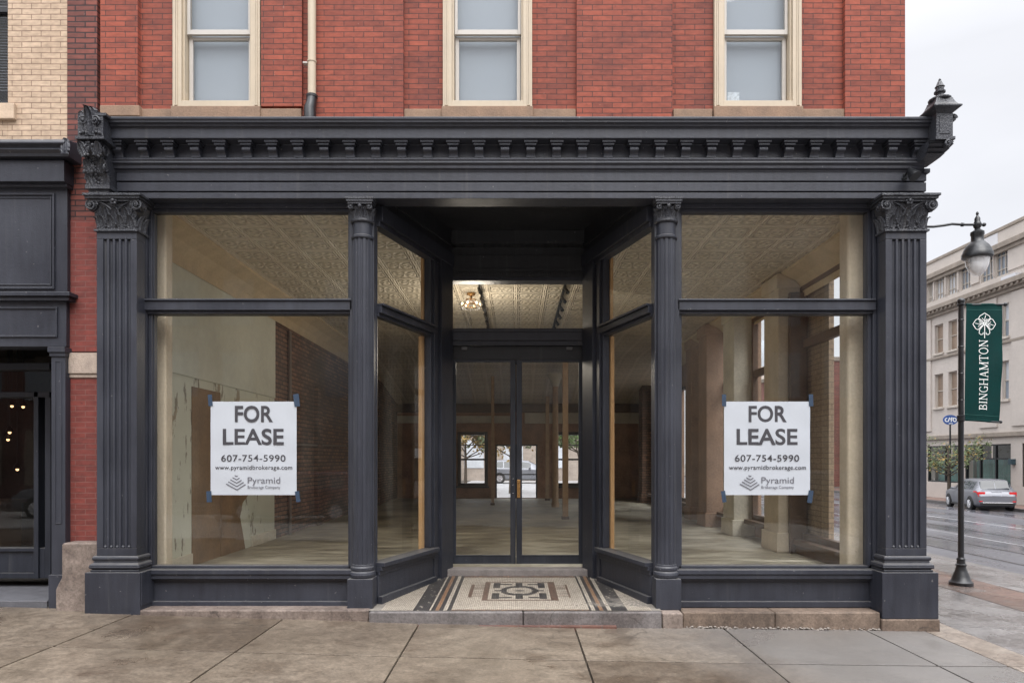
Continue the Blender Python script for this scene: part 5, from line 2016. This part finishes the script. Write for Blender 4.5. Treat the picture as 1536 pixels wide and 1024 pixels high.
# trees ----------------------------------------------------------------
def tree(label, x, y, z0, h, r, seed, mats, n=1500, leaf=.09, group=None, lean=0):
    rd = random.Random(seed)
    t = thing('street_tree', label, 'tree', (x, y, z0), group)
    q = MB()
    th = h * .45
    q.tube([(x, y, z0), (x + .02, y, z0 + th * .5), (x + lean, y, z0 + th), (x + lean * 1.3, y, z0 + h * .8)], [.09, .07, .055, .02], 8)
    tips = []
    for k in range(11):
        a = rd.uniform(0, 2 * PI)
        zz = z0 + th * rd.uniform(.75, 1.25)
        L = r * rd.uniform(.55, 1.05)
        e = (x + lean + math.cos(a) * L, y + math.sin(a) * L, zz + h * rd.uniform(.12, .42))
        m = ((x + lean + e[0]) / 2, (y + e[1]) / 2, zz + (e[2] - zz) * .35)
        q.tube([(x + lean * .9, y, zz), m, e], [.035, .022, .008], 5)
        tips += [Vector(e), Vector(m) + Vector((0, 0, h * .08))]
    q.build('trunk', bark, t, smooth=40)
    q = MB()
    cl = [(tp, r * rd.uniform(.22, .42)) for tp in tips]
    for k in range(n):
        c, cr = rd.choice(cl)
        p = c + Vector((rd.gauss(0, .5), rd.gauss(0, .5), rd.gauss(0, .42))) * cr
        u = Vector((rd.uniform(-1, 1), rd.uniform(-1, 1), rd.uniform(-1, 1))).normalized()
        v = u.orthogonal().normalized()
        s = leaf * rd.uniform(.6, 1.3)
        q.add([p - u * s, p + v * s * .55, p + u * s, p - v * s * .55], [(0, 1, 2, 3)], 1 if rd.random() < .18 else 0)
    q.build('crown', mats, t)
    return t


tree('small thinly leaved street tree beside the oval blue sign across the street', 22.9, 30.2, -.7, 3.9, 1.55, 4, [leaf_mat, leaf_gold], 1500, .075)
tree('leafy tree on the pale street seen through the rear doorway', -.3, 24.5, .10, 4.6, 1.7, 9, [leaf_mat, leaf_gold], 1600, .10)
tree('dense green tree seen through the right rear window', 2.7, 23.5, .10, 4.2, 1.5, 12, [plain('leaf_fresh', (.10, .17, .04), .6, .4, 9), leaf_mat], 1800, .10)
tree('pale autumn tree seen through the left rear window', -2.6, 28.0, .10, 4.6, 1.8, 15, [leaf_gold, leaf_mat], 1500, .12)
bb = thing('rear_building', 'pale brick building across the street seen through the rear windows', 'building', (0, 44, 0))
q = MB()
q.box(-16, 8, 43, 52, .0, 8.5)
q.build('wall', brick('rear_far_brick', (.36, .30, .25), (.30, .25, .21), (.34, .3, .27), w=.4, h=.14), bb)
for k in range(8):
    for zz in (1.0, 4.4):
        q = MB().box(-15 + k * 2.8, -13.6 + k * 2.8, 42.95, 43.05, zz, zz + 2.0)
        w = q.build('window', win_pale, bb)

# the other side of the front street, behind the viewer: added tall and gapless so it, not bright sky, shows in the glass
for i, (xa, xb, hh, m_, lab) in enumerate(((-34, -9, 14.0, brick_old, 'long weathered brick building across the front street behind the viewer'), (-9, 9.5, 15.0, limestone_dark, 'tall stone building across the front street behind the viewer'), (9.5, 34, 13.5, brick_old, 'dark brick building across the front street behind the viewer'))):
    t = thing('opposite_building', lab, 'building', ((xa + xb) / 2, -26, -.2))
    q = MB()
    q.box(xa, xb, -34, -22, -.2, hh)
    q.build('wall', m_, t)
    k = xa + 1.0
    while k < xb - 1.5:
        for zz in (.5, 4.2, 7.2):
            if zz + 2 < hh:
                w = MB().box(k, k + 1.3, -22.0, -21.95, zz, zz + (2.4 if zz < 1 else 1.9)).build('window', win_glass if zz > 1 else win_dark, t)
        k += 2.3
MB().add([(-40, -22, -.12), (40, -22, -.12), (40, -16, -.12), (-40, -16, -.12)], [(0, 1, 2, 3)]).build('sidewalk', concrete_grey, kind='structure')
# oval sign
zo = 38.5
t = thing('oval_sign', 'blue and white oval sign on a thin dark post across the street', 'sign', (PX(1425.5, zo), zo - 7, -.6))
sx, sy, sz_ = PX(1425.2, zo), zo - 7, PZ(629.5, zo)
q = MB().tube([(sx, sy, -.6), (sx, sy, sz_ - .22)], .045, 8)
q.build('pole', black_metal, t)
def ov(a, b, yo, m):
    mm = MB()
    vs = [(sx + a * math.cos(k * PI / 18), sy + yo, sz_ + b * math.sin(k * PI / 18)) for k in range(36)]
    vs += [(p[0], p[1] + .03, p[2]) for p in vs]
    mm.add(vs, [tuple(range(36)), tuple(range(36, 72))[::-1]] + [(k, (k + 1) % 36, 36 + (k + 1) % 36, 36 + k) for k in range(36)])
    return mm
ov(.405, .275, -.03, 0).build('panel', blue_sign, t)
q = MB()
def SP(u, v): return (sx + u, sy - .036, sz_ + v)
ribbon(q, [(-.20 + .10 * math.cos(a * PI / 9), .0 + .09 * math.sin(a * PI / 9)) for a in range(4, 16)], .05, SP)
ribbon(q, [(-.13, -.10), (-.05, .13), (.0, .02)], .055, SP)
ribbon(q, [(.04, -.11), (.05, .13), (.15, .10), (.13, .02), (.05, .0)], .055, SP)
ribbon(q, [(.23 + .08 * math.cos(a * PI / 9), .0 + .095 * math.sin(a * PI / 9)) for a in range(19)], .05, SP)
ribbon(q, [(-.10, -.20), (.12, -.20)], .04, SP)
q.build('lettering', white_print, t)

# ------------------------------------------------------------------ light
W = bpy.data.worlds.new('World')
scene.world = W
W.use_nodes = True
nt = W.node_tree
bg = nt.nodes['Background']
sky = nt.nodes.new('ShaderNodeTexSky')
sky.sky_type = 'NISHITA'
sky.sun_disc = False
SE, SR = R(52), R(165)
sky.sun_elevation = SE
sky.sun_rotation = SR
tc = nt.nodes.new('ShaderNodeTexCoord')
sp = nt.nodes.new('ShaderNodeSeparateXYZ')
nt.links.new(tc.outputs['Generated'], sp.inputs[0])
def MM(op, a, b):
    nd = nt.nodes.new('ShaderNodeMath')
    nd.operation = op
    for s, v in zip(nd.inputs, (a, b)):
        if isinstance(v, bpy.types.NodeSocket): nt.links.new(v, s)
        else: s.default_value = v
    return nd.outputs[0]
zc = MM('MAXIMUM', sp.outputs[2], 0.0)
zu = MM('MULTIPLY', MM('MAXIMUM', MM('SUBTRACT', zc, .45), 0.0), 1.82)
lum = MM('MULTIPLY', MM('ADD', MM('MULTIPLY', zu, 2.6), 1.0), 6.5)     # overcast sky: bright overhead, and brighter towards the hidden sun
dt = nt.nodes.new('ShaderNodeVectorMath')
dt.operation = 'DOT_PRODUCT'
nt.links.new(tc.outputs['Generated'], dt.inputs[0])
dt.inputs[1].default_value = (math.sin(SR) * math.cos(SE), math.cos(SR) * math.cos(SE), math.sin(SE))
glow = MM('POWER', MM('MAXIMUM', dt.outputs['Value'], 0.0), 2.0)
lum = MM('MULTIPLY', lum, MM('ADD', MM('MULTIPLY', glow, 1.1), 1.0))
nz_ = nt.nodes.new('ShaderNodeTexNoise')
nz_.inputs['Scale'].default_value = 2.2
nz_.inputs['Detail'].default_value = 5
mpp = nt.nodes.new('ShaderNodeMapping')
mpp.inputs['Scale'].default_value = (1, 1, 2.5)
nt.links.new(tc.outputs['Generated'], mpp.inputs[0])
nt.links.new(mpp.outputs[0], nz_.inputs['Vector'])
lum = MM('MULTIPLY', lum, MM('ADD', MM('MULTIPLY', nz_.outputs['Fac'], .36), .82))
vm = nt.nodes.new('ShaderNodeVectorMath')
vm.operation = 'SCALE'
vm.inputs[0].default_value = (.985, .99, 1.03)
nt.links.new(lum, vm.inputs['Scale'])
mx = nt.nodes.new('ShaderNodeMix')
mx.data_type = 'RGBA'
mx.inputs[0].default_value = .90
nt.links.new(sky.outputs[0], mx.inputs[6])
nt.links.new(vm.outputs[0], mx.inputs[7])
nt.links.new(mx.outputs[2], bg.inputs['Color'])
bg.inputs['Strength'].default_value = .1

sl = bpy.data.lights.new('sun', 'SUN')
sl.energy = 1.2
sl.angle = R(40)
sl.color = (1, .97, .93)
so = bpy.data.objects.new('sun', sl)
C.objects.link(so)
dirv = Vector((math.sin(SR) * math.cos(SE), math.cos(SR) * math.cos(SE), math.sin(SE)))
so.rotation_euler = dirv.to_track_quat('Z', 'Y').to_euler()
so.location = (0, -8, 12)
# the lit chandelier
cl = bpy.data.lights.new('chandelier_light', 'POINT')
cl.energy = 46
cl.shadow_soft_size = .35
cl.color = (1, .89, .74)
co_ = bpy.data.objects.new('chandelier_light', cl)
C.objects.link(co_)
co_.location = (CHX, CHY, ZC - .95)

cam = bpy.data.cameras.new('camera')
cam.sensor_width = 36
cam.lens = F / 1536 * 36
cam.shift_x = -(CX - 768) / 1536
cam.shift_y = (HY - 512) / 1536
cam.clip_end = 1000
cam.clip_start = .05
camo = bpy.data.objects.new('camera', cam)
C.objects.link(camo)
camo.location = (0, -7, EYE)
camo.rotation_euler = (R(90), 0, 0)
scene.camera = camo
vs_ = scene.view_settings
vs_.view_transform = 'Standard'
vs_.look = 'None'
vs_.exposure = .65
vs_.gamma = 1
scene.render.engine = 'CYCLES'
cy = scene.cycles
cy.use_denoising = True
cy.denoising_prefilter = 'ACCURATE'
cy.max_bounces = 10
cy.diffuse_bounces = 6
cy.glossy_bounces = 4
cy.transparent_max_bounces = 24
cy.transmission_bounces = 8
cy.caustics_reflective = False
cy.caustics_refractive = False
cy.sample_clamp_indirect = 6
